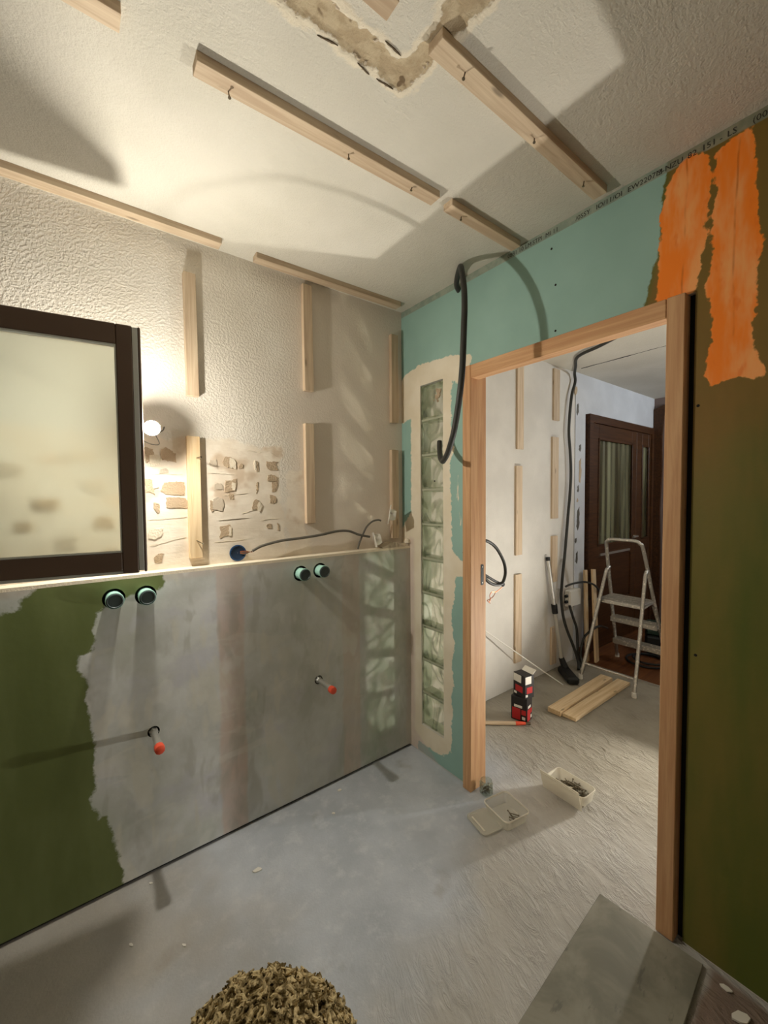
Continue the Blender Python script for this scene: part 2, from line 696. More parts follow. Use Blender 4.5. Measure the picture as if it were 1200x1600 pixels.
fine = mf.math('ADD', mf.math('MULTIPLY', mf.math('MULTIPLY', mf.sstep(mf.noise(1, 5, .66, fx, 1.1), .38, .68), mf.math('MULTIPLY_ADD', mf.sstep(mf.noise(7, 3), .38, .62), 1.5, .25)), mf.sstep(mf.attr('rough'), 0, .25)), mf.math('MULTIPLY', mf.noise(120, 3), .18))
mf.bump(fine, .58, .008)
us = lines(XL, 1.95, .03, (-1.5, 1.3, .012))
vs = lines(YB, YW, .03, (-1.6, 0, .012))
fl = link('floor', grid_mesh('floor', us, vs, lambda u, v, h: (u, v, h), disp=floor_h,
                             attrs={'rough': lambda x, y: np.maximum(rough_side(x, y), np.clip(x - .15, -.3, .3) * .6),
                                    'brown': brown_zone}), mf)
structure(fl, 'bare grey concrete floor with ridged patch by the doorway')
fw_ = MB().box((1.95, YH, -.03), (XH, YW, 0.004)).build('floor', M['floor_wood'])
structure(fw_, 'brown wooden floor at the far end of the hall')
MB().box((1.938, YH, -.01), (1.952, YW, .008)).build('threshold_strip', M['steel'], fw_)

# ------------------------------------------------------------------ ceiling
GROOVE = [(-1.6, -.92), (-1.145, -.922), (-1.114, -.914), (-1.069, -.922), (-1.022, -.926), (-.953, -.921), (-.885, -.924),
          (-.817, -.921), (-.811, -.949), (-.803, -1.007), (-.801, -1.054), (-.80, -1.104), (-.79, -1.17), (-.78, -1.5),
          (-.85, -1.5), (-.864, -1.133), (-.858, -1.108), (-.846, -1.078), (-.848, -1.04), (-.856, -1.0), (-.881, -.978),
          (-.922, -.987), (-.975, -.981), (-1.025, -.985), (-1.064, -.981), (-1.145, -.984), (-1.6, -.985)]


def groove_d(x, y):
    return sdf(x, y, GROOVE) + (fbm(x * 60, y * 60, 3, 4) - .5) * .022 + (fbm(x * 18, y * 18, 2, 9) - .5) * .012


def ceil_h(x, y):
    d = groove_d(x, y)
    inn = np.clip(d / .008, 0, 1)
    rim = np.exp(-((d + .006) / .010) ** 2)
    return inn * .003 * (.6 + fbm(x * 50, y * 50, 2, 6)) - rim * .0022 * fbm(x * 45, y * 45, 2, 7)


mc = NT('ceiling_paint', rough=.88, spec=.15)
g = mc.math('ADD', mc.attr('groove'), mc.math('MULTIPLY_ADD', mc.noise(90, 3), .012, -.006))
base = mc.mix(mc.sstep(mc.noise(2.5, 3), .35, .7), rgb(207, 202, 189), rgb(216, 211, 199))
rim = mc.math('MULTIPLY', mc.sstep(g, -.022, -.010), mc.sstep(g, .004, -.002))
base = mc.mix(rim, base, rgb(226, 216, 196))
fillc = mc.mix(mc.sstep(mc.noise(30, 3), .42, .62), rgb(176, 158, 130), rgb(192, 176, 148))
fillc = mc.mix(mc.sstep(mc.noise(22, 2, .5, mc.mapping((1, 1, 1), (2, 5, 0))), .66, .72), fillc, rgb(118, 100, 78))
base = mc.mix(mc.sstep(g, -.001, .003), base, fillc)
mc.color(base)
mc.bump(mc.math('ADD', mc.noise(170, 3, .65), mc.noise(60, 2)), .55, .005)
us = lines(XL, XH, .06, (-1.62, -.70, .006), (0,))
vs = lines(YB, YW, .06, (-1.45, -.86, .006))
ce = link('ceiling', grid_mesh('ceiling', us, vs, lambda u, v, h: (u, v, H + h), disp=ceil_h, attrs={'groove': groove_d}, flip=True), mc)
structure(ce, 'off-white plaster ceiling with an L-shaped filled chase')
MB().box((XL, YB, H + .02), (XH, YW, H + .12)).build('slab', M['plain_plaster'], ce)
for k, (x, y, a, l) in enumerate([(-.90, -.9915, .05, .05), (-1.03, -.915, -.2, .05), (-.93, -.912, .15, .04), (-.865, -.914, -.1, .05)]):
    cr = MB().prism(jag([(-l / 2, -.0006), (l * .1, -.0018), (l / 2, -.0002), (l * .2, .0016), (-l / 3, .0012)], .006, .0007, k), lambda u, v, t: (u, v, t), -.0035, .002).build('plaster_crack', M['crack'], ce)
    cr.location = (x, y, H)
    cr.rotation_euler[2] = a
# crumbled plaster along the edges of the chase
rnd = random.Random(3)
cme = MB().add([(-.008, -.003, 0), (.007, -.006, 0), (.009, .004, 0), (-.004, .007, 0), (-.003, -.002, -.007), (.005, .001, -.004)], [(0, 1, 4), (1, 5, 4), (1, 2, 5), (2, 3, 4, 5), (3, 0, 4)]).mesh('plaster_crumb')
cme.materials.append(M['scar_grey'].m)
for i in range(46):
    if i < 26:
        x, y = rnd.uniform(-1.16, -.82), -.918 + rnd.uniform(-.006, .008)
    elif i < 36:
        x, y = -.802 + rnd.uniform(-.012, .004), rnd.uniform(-1.06, -.93)
    else:
        x, y = rnd.uniform(-1.1, -.87), -.985 + rnd.uniform(-.006, .006)
    o = link('plaster_crumb', cme, None, ce)
    o.location = (x, y, H + .001)
    o.rotation_euler[2] = rnd.uniform(0, 6)
    s = rnd.uniform(.3, .75)
    o.scale = (s * rnd.uniform(.7, 1.9), s, s * .6)
# crack across the hall ceiling where a wall was taken out
pts = jag([(1.865, -.02), (1.845, -.6), (1.835, -1.9), (1.84, -1.9), (1.852, -.6), (1.877, -.02)], .05, .004, 4)
MB().prism(pts, lambda u, v, t: (u, v, t), H - .0012, H + .001).build('plaster_crack', M['dark_gap'], ce)

# ------------------------------------------------------------------ window wall (y = YW), runs on into the hall
WX0, WX1, WZ0, WZ1 = -2.92, -2.16, 1.20, 2.06      # window opening, left of the frame


def band_d(x, z):
    d = np.minimum(np.minimum(x + 2.0, -.735 - x), 1.70 - z) + (fbm(x * 9, z * 9, 3, 12) - .5) * .06
    d = np.maximum(d, np.minimum(np.minimum(x + .735, -.60 - x), 1.60 - z) - .02 + (fbm(x * 12, z * 12, 2, 2) - .5) * .08)
    return d


def smooth_zone(x, z):
    return np.maximum(x + .72 + (fbm(x * 5, z * 5, 2, 3) - .5) * .25, -1)


mw = NT('rough_plaster_wall', rough=.86, spec=.2)
bd = mw.sstep(mw.math('ADD', mw.attr('band'), mw.math('MULTIPLY_ADD', mw.noise(40, 3), .04, -.02)), -.01, .01)
sz = mw.sstep(mw.attr('smooth'), -.1, .15)
base = mw.mix(mw.sstep(mw.noise(3, 4), .35, .7), rgb(226, 219, 206), rgb(236, 230, 219))
base = mw.mix(mw.math('MULTIPLY', sz, .6), base, rgb(222, 208, 194))
bandc = mw.mix(mw.sstep(mw.noise(12, 4), .4, .64), rgb(228, 216, 198), rgb(238, 228, 212))
bandc = mw.mix(mw.math('MULTIPLY', mw.sstep(mw.noise(7, 3, .5, mw.mapping((1, 1, 1), (4, 2, 1))), .58, .7), .7), bandc, rgb(196, 172, 144))
mw.color(mw.mix(bd, base, bandc))
coarse = mw.math('ADD', mw.sstep(mw.noise(105, 2, .55), .38, .66), mw.math('MULTIPLY', mw.noise(30, 2), .6))
trow = mw.math('ADD', mw.noise(1, 3, .6, mw.mapping((14, 1, 70)), .3), mw.math('MULTIPLY', mw.noise(100, 2), .3))
hgt = mw.n('ShaderNodeMix', data_type='FLOAT')
mw.set(hgt.inputs[0], bd)
mw.set(hgt.inputs[2], mw.math('MULTIPLY', coarse, mw.math('MULTIPLY_ADD', sz, -.75, 1.0)))
mw.set(hgt.inputs[3], trow)
mw.bump(hgt.outputs[0], .34, .004)
us = lines(XL, 0, .05, (-1.8, -.45, .012), (WX0, WX1))
vs = lines(0, H, .05, (1.15, 1.75, .012), (WZ0, WZ1))
ww = link('wall_window', grid_mesh('wall_window', us, vs, lambda u, v, h: (u, YW + 0 * u, v), rects=[(WX0, WX1, WZ0, WZ1)],
                                   attrs={'band': band_d, 'smooth': smooth_zone}), mw)
structure(ww, 'rough cream plaster wall with a stripped tile band')
body = MB()
for a, b in (((XL, 0), (WX0, H)), ((WX1, 0), (2.09, H)), ((2.09, 2.17), (3.56, H)), ((3.56, 0), (XH, H)), ((WX0, 0), (WX1, WZ0)), ((WX0, WZ1), (WX1, H))):
    body.box((a[0], YW + .003, a[1]), (b[0], YW + .30, b[1]))
body.box((2.09, YW + .28, 0), (3.56, YW + .30, 2.17))
body.build('masonry', M['plain_plaster'], ww)
# plaster scars left by the tiles
SC = [  # x, z, half width, half height, tone
    (-1.268, 1.602, .024, .030, 'scar_pale'), (-1.285, 1.618, .020, .040, 'scar'), (-1.222, 1.625, .030, .034, 'scar'),
    (-1.267, 1.508, .017, .024, 'scar_pale'), (-1.288, 1.500, .022, .038, 'scar'), (-1.207, 1.487, .052, .032, 'scar'),
    (-1.190, 1.432, .046, .026, 'scar'), (-1.264, 1.417, .016, .024, 'scar'), (-1.274, 1.314, .030, .026, 'scar_pale'),
    (-1.264, 1.213, .020, .024, 'scar'), (-1.235, 1.560, .020, .012, 'scar_grey'),
    (-.985, 1.606, .026, .028, 'scar'), (-.966, 1.602, .016, .026, 'scar_pale'), (-1.05, 1.600, .020, .020, 'scar_grey'),
    (-.977, 1.503, .028, .034, 'scar'), (-.964, 1.500, .010, .026, 'scar_pale'), (-.975, 1.455, .012, .016, 'scar'),
    (-1.03, 1.500, .022, .018, 'scar_grey'), (-1.058, 1.418, .010, .030, 'scar'), (-1.035, 1.422, .030, .034, 'scar_grey'),
    (-1.004, 1.305, .026, .030, 'scar'), (-.985, 1.302, .008, .028, 'scar_pale'),
    (-.792, 1.600, .034, .026, 'scar'), (-.790, 1.540, .026, .024, 'scar'), (-.776, 1.505, .016, .032, 'scar'),
    (-.786, 1.442, .018, .022, 'scar'), (-.868, 1.420, .020, .026, 'scar'), (-.851, 1.410, .014, .024, 'scar_pale'),
    (-.804, 1.318, .016, .016, 'scar'), (-.762, 1.310, .005, .022, 'scar'), (-.857, 1.594, .007, .028, 'scar'),
    (-.866, 1.594, .006, .028, 'scar_pale'), (-.859, 1.496, .006, .028, 'scar'), (-.93, 1.590, .012, .012, 'scar'),
    (-1.47, 1.50, .045, .025, 'scar_grey'), (-1.60, 1.43, .04, .025, 'scar'), (-1.44, 1.36, .035, .025, 'scar'), (-1.55, 1.29, .04, .03, 'scar_grey'),
    (-1.66, 1.36, .03, .02, 'scar'), (-1.50, 1.60, .05, .025, 'scar_grey'), (-1.70, 1.55, .05, .03, 'scar_grey'),
    (-1.42, 1.25, .025, .02, 'scar'), (-1.50, 1.24, .02, .02, 'scar_grey')]
for i, (x, z, a, b, t) in enumerate(SC):
    rr = random.Random(i)
    n = 8
    poly = []
    for k in range(n):
        an = 2 * math.pi * (k + rr.uniform(-.2, .2)) / n
        sq = 1 / max(abs(math.cos(an)), abs(math.sin(an))) ** 1.0
        q = rr.uniform(.55, 1.0) * sq
        poly.append((x + a * q * math.cos(an), z + b * q * math.sin(an)))
    poly = jag(poly, .006, .0022, i)
    th = .0035 if t == 'scar_pale' else .002 + .0003 * (i % 4)
    MB().prism(poly, lambda u, v, q: (u, q, v), YW - th, YW + .002).build('plaster_scar', M[t], ww)
for i, (x0, z0, x1, z1) in enumerate([(-1.07, 1.555, -.955, 1.553), (-1.01, 1.460, -.90, 1.468), (-1.29, 1.365, -1.16, 1.372), (-1.03, 1.352, -.90, 1.358), (-1.29, 1.262, -1.16, 1.290),
                                      (-1.05, 1.258, -.92, 1.262), (-.93, 1.38, -.86, 1.395), (-1.29, 1.545, -1.17, 1.548),
                                      (-.84, 1.345, -.76, 1.352), (-.80, 1.66, -.76, 1.64), (-.90, 1.66, -.84, 1.655)]):
    L_ = math.hypot(x1 - x0, z1 - z0)
    nx, nz2 = -(z1 - z0) / L_, (x1 - x0) / L_
    w_ = .0012 + .0004 * (i % 3)
    poly = jag([(x0, z0), (x1, z1), (x1 + nx * w_, z1 + nz2 * w_), (x0 + nx * w_ * 1.6, z0 + nz2 * w_ * 1.6)], .009, .0022, 80 + i)
    MB().prism(poly, lambda u, v, q: (u, q, v), YW - .0013, YW + .002).build('plaster_ridge', M['scar_pale'], ww)
# window frame out of view on the left, the opened sash belongs to it
wf = MB()
for a, b in (((WX0, WZ0), (WX0 + .06, WZ1)), ((WX1 - .06, WZ0), (WX1, WZ1)), ((WX0, WZ0), (WX1, WZ0 + .06)), ((WX0, WZ1 - .06), (WX1, WZ1))):
    wf.box((a[0], YW - .005, a[1]), (b[0], YW + .07, b[1]))
w1 = structure(wf.build('window_1', M['frame_brown']), 'dark brown frame of the open window')

# ------------------------------------------------------------------ boxed-out half wall in front of the window wall
PRE = [(-1.255, 1.20), (-1.261, 1.106), (-1.305, 1.095), (-1.367, 1.093), (-1.446, 1.07), (-1.475, 1.052), (-1.484, .95), (-1.492, .918),
       (-1.531, .904), (-1.536, .86), (-1.51, .819), (-1.516, .74), (-1.505, .656), (-1.493, .558), (-1.501, .491), (-1.494, .406),
       (-1.519, .382), (-1.488, .294), (-1.469, .298), (-1.443, .176), (-1.426, .069), (-1.416, -.1), (.3, -.1), (.3, 1.3)]
PRE_SM = [(-1.95, 1.2), (-1.628, 1.161), (-1.662, 1.128), (-1.678, 1.099), (-1.702, 1.086), (-1.74, 1.086), (-1.95, 1.09)]
DRAINS = [(-1.421, 1.089), (-1.32, 1.086), (-.683, 1.091), (-.581, 1.094)]
TAPS = [(-1.308, .554), (-.597, .556)]

mp = NT('skimmed_green_board', rough=.62, spec=.35)
X = mp.xyz()
fd = mp.math('ADD', mp.attr('fill'), mp.math('MULTIPLY_ADD', mp.noise(26, 4, .65), .05, -.025))
fd2 = mp.math('ADD', mp.attr('smear'), mp.math('MULTIPLY_ADD', mp.noise(30, 4, .65), .06, -.03))
ff = mp.math('MAXIMUM', mp.sstep(fd, -.004, .008), mp.math('MULTIPLY', mp.sstep(fd2, -.005, .012), .8))
thick = mp.math('MULTIPLY', ff, mp.math('MULTIPLY_ADD', mp.sstep(mp.noise(3.5, 4, .6, mp.mapping((1, 1, .6))), .28, .62), .22, .78))
green = mp.mix(mp.sstep(mp.noise(2.5, 4, .6, mp.mapping((1.6, 1, .5))), .35, .68), rgb(96, 106, 60), rgb(114, 124, 78))
gry = mp.mix(mp.sstep(mp.noise(3.2, 5, .62), .36, .64), rgb(192, 194, 190), rgb(216, 218, 217))
gry = mp.mix(mp.math('MULTIPLY', mp.sstep(mp.noise(4, 4, .6, mp.mapping((.8, 1, 1.2), (7, 0, 3))), .52, .68), .55), gry, rgb(196, 196, 208))
gry = mp.mix(mp.math('MULTIPLY', mp.sstep(mp.noise(5, 3, .55, mp.mapping((1, 1, .5), (1, 4, 2))), .55, .72), .35), gry, rgb(184, 195, 180))


def pulse(c0, w):
    d = mp.math('ABSOLUTE', mp.math('ADD', mp.math('SUBTRACT', X[0], c0), mp.math('MULTIPLY_ADD', mp.noise(8, 3), .03, -.015)))
    return mp.sstep(d, w + .010, w - .006)


pk = mp.math('MAXIMUM', pulse(-1.008, .052), pulse(-.405, .050))
pk = mp.math('MAXIMUM', pk, mp.math('MULTIPLY', mp.sstep(X[2], 1.12, 1.15), .7))
pk = mp.math('MAXIMUM', pk, mp.math('MULTIPLY', mp.sstep(X[0], -.05, -.02), .8))
pk = mp.math('MULTIPLY', pk, mp.math('MULTIPLY_ADD', mp.sstep(mp.noise(6, 3), .35, .7), .38, .50))
gry = mp.mix(pk, gry, rgb(208, 186, 174))
rub = mp.math('MULTIPLY', mp.sstep(mp.math('ABSOLUTE', mp.math('ADD', X[0], .22)), .15, .08), mp.sstep(mp.noise(7, 4, .6), .38, .6))
gry = mp.mix(mp.math('MULTIPLY', mp.sstep(mp.noise(6, 4, .62, mp.mapping((.9, 1, .5), (5, 3, 8))), .55, .66), .45), gry, rgb(168, 168, 160))
gry = mp.mix(mp.math('MULTIPLY', mp.sstep(mp.noise(7, 3, .6, mp.mapping((.7, 1, .5), (2, 8, 1))), .58, .64), .5), gry, rgb(226, 226, 222))
stk = mp.noise(1, 3, .6, mp.mapping((7, 1, 2.4), (3, 0, 9)), .5)
gry = mp.mix(mp.math('MULTIPLY', mp.sstep(stk, .54, .62), .45), gry, rgb(218, 214, 200))
gry = mp.mix(mp.math('MULTIPLY', mp.sstep(stk, .44, .36), .45), gry, rgb(168, 168, 158))
stk2 = mp.noise(1, 3, .6, mp.mapping((2.6, 1, 8), (8, 0, 2)), .5)
gry = mp.mix(mp.math('MULTIPLY', mp.sstep(stk2, .60, .66), .35), gry, rgb(222, 219, 210))
gry = mp.mix(mp.math('MULTIPLY', mp.sstep(X[0], -.95, -.70), .35), gry, rgb(168, 170, 156))
gry = mp.mix(mp.math('MULTIPLY', rub, .5), gry, rgb(156, 174, 152))
mp.color(mp.mix(thick, green, gry))
mp.set(mp.b.inputs['Roughness'], mp.math('MULTIPLY_ADD', ff, .16, .5))
mp.bump(mp.math('ADD', mp.math('MULTIPLY', mp.sstep(fd, -.006, .010), .5), mp.noise(40, 3)), .15, .003)
us = lines(XL, 0, .02, (-1.95, 0, .0075))
vs = lines(.014, LEDGE - .012, .0075)
pw = link('wall_ledge', grid_mesh('wall_ledge', us, vs, lambda u, v, h: (u, 0 * u, v),
                                  circles=[(x, z, .036) for x, z in DRAINS] + [(x, z, .021) for x, z in TAPS],
                                  attrs={'fill': lambda x, z: sdf(x, z, PRE), 'smear': lambda x, z: sdf(x, z, PRE_SM)}), mp)
structure(pw, 'boxed-out half wall of green board partly skimmed grey')
MB().box((XL, .0008, LEDGE - .013), (0, YW, LEDGE)).build('ledge_top', M['scar_pale'], pw)
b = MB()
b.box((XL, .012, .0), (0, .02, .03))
b.build('sole_gap', M['dark_gap'], pw)  # near-black bar painting the shaded gap under the board
b = MB().box((XL, .062, 0), (0, YW - .001, LEDGE - .014))
b.build('cavity_back', M['dark_gap'], pw)
b = MB()
for (x, z), r in [(d, .036) for d in DRAINS] + [(d, .021) for d in TAPS]:
    b = MB().lathe([(r + .0005, 0), (r + .0005, .0125)], (x, 0, z), (0, 1, 0), 28, False)
    b.build('hole_edge', M['dark_gap'], pw)
# drain stubs
DL = ['leftmost teal drain stub under the sash corner', 'second teal drain stub, below the bulb',
      'third teal drain stub, left one of the right pair', 'rightmost teal drain stub in the half wall']
for i, (x, z) in enumerate(DRAINS):
    e = empty('drain_stub', (x, 0, z), 0, DL[i], 'pipe', 'capped drain stubs in the half wall')
    MB().lathe([(.0265, .055), (.0265, -.022), (.0265, -.034), (.029, -.036), (.029, -.046), (.0265, -.047)], (0, 0, 0), (0, 1, 0), 28).build('pipe', M['teal'], e)
    MB().lathe([(.0268, -.047), (.0268, -.051), (.023, -.053), (.021, -.050)], (0, 0, 0), (0, 1, 0), 28).build('cap', M['teal_dark'], e)
for i, (x, z) in enumerate(TAPS):
    e = empty('supply_stub', (x, 0, z), 0, ['steel supply stub with red plug, left one near green board',
                                            'steel supply stub with red plug, right one near pink band'][i], 'pipe', 'red-capped supply stubs')
    MB().lathe([(.012, .055), (.012, -.095), (.0145, -.097), (.0145, -.118), (.012, -.12)], (0, 0, 0), (0, 1, 0), 20).build('pipe', M['steel'], e)
    MB().lathe([(.017, .004), (.017, -.004), (.013, -.012)], (0, .0, 0), (0, 1, 0), 6).build('hex_nut', M['steel'], e)
    MB().lathe([(.010, -.118), (.0165, -.120), (.0175, -.132), (.0165, -.146), (.010, -.150)], (0, 0, 0), (0, 1, 0), 10).build('plug', M['red_cap'], e)

# ------------------------------------------------------------------ partition with the doorway (x = 0)
DY0, DY1, DZ = -1.333, -.418, 2.065      # rough opening taken up by the timber frame
GY0, GY1, GZ0, GZ1 = -.263, -.091, .165, 2.052   # glass block column
CREAM = [(.12, 2.098), (-.003, 2.150), (-.084, 2.166), (-.208, 2.160), (-.322, 2.156), (-.45, 2.122), (-.45, 2.083), (-.393, 1.996),
         (-.326, 2.027), (-.321, 1.884), (-.325, 1.724), (-.346, 1.69), (-.311, 1.612), (-.32, 1.434), (-.328, 1.174), (-.375, 1.137),
         (-.45, 1.114), (-.45, 1.054), (-.349, 1.036), (-.345, .947), (-.318, .843), (-.34, .699), (-.322, .577), (-.339, .483),
         (-.317, .407), (-.33, .345), (-.321, .239), (-.32, .12), (-.255, .063), (-.062, .054), (-.051, -.05), (.12, -.05), (.12, 1.19),
         (-.007, 1.361), (-.012, 1.561), (-.012, 1.884), (.12, 1.86)]
CREAM2 = [(-.360, 1.56), (-.355, 1.45), (-.385, 1.35), (-.392, 1.30), (-.378, 1.30), (-.372, 1.40), (-.368, 1.56)]
OR1 = [(-1.278, 2.469), (-1.314, 2.484), (-1.351, 2.47), (-1.365, 2.424), (-1.368, 2.358), (-1.362, 2.288), (-1.354, 2.199), (-1.349, 2.127),
       (-1.333, 2.073), (-1.31, 2.04), (-1.25, 2.04), (-1.226, 2.075), (-1.234, 2.177), (-1.24, 2.355), (-1.251, 2.427)]
OR2 = [(-1.377, 2.444), (-1.406, 2.471), (-1.458, 2.468), (-1.463, 2.388), (-1.474, 2.278), (-1.484, 2.102), (-1.473, 2.02), (-1.474, 1.941),
       (-1.469, 1.9), (-1.475, 1.848), (-1.49, 1.844), (-1.503, 1.768), (-1.475, 1.771), (-1.433, 1.78), (-1.374, 1.766), (-1.359, 1.83),
       (-1.365, 1.866), (-1.372, 1.883), (-1.368, 1.969), (-1.365, 2.026), (-1.356, 2.086), (-1.37, 2.155), (-1.372, 2.301)]
OLIVE = [(-1.25, 2.6), (-1.248, 2.45), (-1.238, 2.40), (-1.232, 2.258), (-1.195, 2.09), (-1.17, 2.0), (-1.17, -.2), (-3.2, -.2), (-3.2, 2.6)]
PINKB = [(-.2, .0), (-.0, .0), (0.0, 1.2), (-.02, 1.2), (-.02, .1)]

md = NT('door_partition_board', rough=.66, spec=.3)
Y = md.xyz()
nz = md.math('MULTIPLY_ADD', md.noise(34, 4, .65), .05, -.025)
teal = md.mix(md.sstep(md.noise(3, 3), .35, .7), rgb(144, 178, 168), rgb(152, 186, 176))
ol = md.mix(md.sstep(md.noise(2.2, 4, .6, md.mapping((1, 2.2, .5))), .36, .68), rgb(88, 96, 38), rgb(114, 104, 48))
col = md.mix(md.sstep(md.math('ADD', md.attr('olive'), md.math('MULTIPLY', nz, .6)), -.003, .004), teal, ol)
halo = md.math('MULTIPLY', md.sstep(md.math('ADD', md.attr('orange'), md.math('MULTIPLY_ADD', md.noise(5, 4), .5, -.25)), -.42, .02), .42)
col = md.mix(md.math('MULTIPLY', halo, md.sstep(md.attr('olive'), 0, .02)), col, rgb(150, 96, 44))
orc = md.mix(md.sstep(md.noise(5, 4, .6, md.mapping((1, 2.5, .7))), .38, .66), rgb(252, 134, 34), rgb(250, 172, 104))
for c0 in (-1.303, -1.424):
    dd = md.math('ABSOLUTE', md.math('ADD', md.math('SUBTRACT', Y[1], c0), md.math('MULTIPLY_ADD', md.noise(3.5, 2), .03, -.015)))
    orc = md.mix(md.math('MULTIPLY', md.sstep(dd, .004, .0005), md.math('MULTIPLY', md.sstep(md.noise(9, 2), .38, .6), .6)), orc, rgb(190, 92, 26))
orc = md.mix(md.math('MULTIPLY', md.sstep(md.noise(24, 3, .6, md.mapping((1, 1, .4))), .6, .72), .5), orc, rgb(236, 112, 20))
col = md.mix(md.sstep(md.math('ADD', md.attr('orange'), md.math('ADD', md.math('MULTIPLY', nz, .5), md.math('MULTIPLY_ADD', md.noise(11, 3, .7), .05, -.026))), -.002, .003), col, orc)
crc = md.mix(md.sstep(md.noise(6, 3), .35, .7), rgb(226, 214, 190), rgb(236, 226, 206))
crf = md.math('MAXIMUM', md.sstep(md.math('ADD', md.attr('cream'), md.math('ADD', md.math('MULTIPLY', nz, .7), md.math('MULTIPLY_ADD', md.noise(16, 3, .7, md.mapping((1, .6, 1.6))), .03, -.015))), -.002, .004),
              md.sstep(md.math('ADD', md.attr('cream2'), md.math('MULTIPLY_ADD', md.noise(1, 3, .6, md.mapping((1, 240, 24))), .022, -.013)), -.001, .002))
col = md.mix(crf, col, crc)
col = md.mix(md.math('MULTIPLY', md.math('MULTIPLY', md.sstep(md.attr('pinkb'), -.03, .0), md.noise(9, 3)), .8), col, rgb(196, 170, 168))
paper = md.math('MULTIPLY', md.sstep(Y[2], 2.466, 2.469), md.sstep(md.attr('orange'), .006, -.004))
col = md.mix(md.math('MULTIPLY', paper, .75), col, md.mix(md.sstep(md.noise(20, 3), .4, .65), rgb(132, 138, 122), rgb(158, 156, 138)))
md.color(col)
md.set(md.b.inputs['Roughness'], md.math('MULTIPLY_ADD', crf, .2, .56))
md.bump(md.math('ADD', md.math('MULTIPLY', crf, .5), md.noise(60, 3)), .15, .003)
us = lines(YB, YW, .04, (-1.62, YW, .009), (DY0, DY1, GY0, GY1))
vs = lines(.006, H, .012, None, (DZ, GZ0, GZ1))
wd = link('wall_door', grid_mesh('wall_door', us, vs, lambda u, v, h: (0 * u, u, v), rects=[(DY0, DY1, 0, DZ), (GY0, GY1, GZ0, GZ1)],
                                 attrs={'cream': lambda y, z: sdf(y, z, CREAM), 'cream2': lambda y, z: sdf(y, z, CREAM2),
                                        'olive': lambda y, z: sdf(y, z, OLIVE),
                                        'orange': lambda y, z: np.maximum(sdf(y, z, OR1), sdf(y, z, OR2)),
                                        'pinkb': lambda y, z: sdf(y, z, PINKB)}, flip=True), md)
structure(wd, 'board partition with doorway, teal left of it and green right')
core = MB()
for a, b in (((YB, 0), (DY0, H)), ((DY0, DZ), (DY1, H)), ((DY1, 0), (GY0, H)), ((GY0, GZ1), (GY1, H)), ((GY0, 0), (GY1, GZ0)), ((GY1, 0), (YW, H))):
    core.box((.002, a[0], a[1]), (WT, b[0], b[1]))
core.build('board_core', M['hall_plaster'], wd)
MB().box((.018, DY0, 0), (WT - .004, -1.315, DZ)).build('joint_gap', M['dark_gap'], wd)  # near-black box painting the shadow gap beside the right jamb
for (y, z) in [(-.859, 2.418), (-.878, 2.095), (-.877, 2.272), (-.41, 1.60), (-.40, 1.17), (-.405, .62), (-1.345, 1.72), (-1.352, .95), (-.20, 1.53)]:
    MB().lathe([(.0045, -.0006), (.0045, .002)], (0, y, z), (1, 0, 0), 10).build('screw_hole', M['dark_gap'], wd)
# manufacturer print along the top edge of the boards
bits = [(-.655, '0881 10 LM'), (-.775, 'STPI  MI 11'), (-.955, '/0SSY'), (-1.03, 'IO/11/OI'), (-1.135, 'EW2207M'), (-1.225, '2-N'), (-1.262, 'ZU'), (-1.305, '82'),
        (-1.34, '151 -'), (-1.40, 'LS'), (-1.455, '(000)'), (-1.53, '4510')]
for (y, s) in bits:
    cu = bpy.data.curves.new('board_print', 'FONT')
    cu.body = s
    cu.size = .024
    cu.align_x = 'LEFT'
    cu.resolution_u = 2
    tmp = bpy.data.objects.new('board_print', cu)
    COL.objects.link(tmp)
    dg = bpy.context.evaluated_depsgraph_get()
    me = bpy.data.meshes.new_from_object(tmp.evaluated_get(dg))
    bpy.data.objects.remove(tmp)
    o = link('board_print', me, M['print'], wd)
    o.matrix_world = Matrix.Translation((-.0009, y, 2.473)) @ Matrix(((0, 0, -1, 0), (-1, 0, 0, 0), (0, 1, 0, 0), (0, 0, 0, 1)))

# glass blocks: ten in a column
NB = 10
bh = (GZ1 - GZ0) / NB
bw = GY1 - GY0


def block_mesh():
    hw, hh = bw / 2 - .001, bh / 2 - .006
    n = 14
    m_ = MB()
    for (xa, xb, sg) in ((.004, .013, 1), (.071, .080, -1)):
        vs_, fs_ = [], []
        for side in (0, 1):
            for i in range(n + 1):
                for j in range(n + 1):
                    u, v = -hw + 2 * hw * i / n, -hh + 2 * hh * j / n
                    e = min(i, j, n - i, n - j)
                    x = xa if side == 0 else xb
                    bulge = 0
                    if e > 0:
                        bulge = .0022 * math.sin(u * 58 + 1.7 * math.sin(v * 31)) + .0018 * math.sin(v * 37 + u * 22)
                    x += bulge if (side == 1) == (sg == 1) else (.002 * sg if e == 0 else 0)
                    vs_.append((x, u, v))
        k = (n + 1) ** 2
        for i in range(n):
            for j in range(n):
                a, b, c_, d = i * (n + 1) + j, (i + 1) * (n + 1) + j, (i + 1) * (n + 1) + j + 1, i * (n + 1) + j + 1
                fs_.append((a, b, c_, d))
                fs_.append((k + d, k + c_, k + b, k + a))
        for i in range(n):
            for (p, q) in ((i * (n + 1), (i + 1) * (n + 1)), (i * (n + 1) + n, (i + 1) * (n + 1) + n), (i, i + 1), (n * (n + 1) + i, n * (n + 1) + i + 1)):
                fs_.append((p, q, k + q, k + p))
        m_.add(vs_, fs_, True)
    return m_.mesh('glass_block')


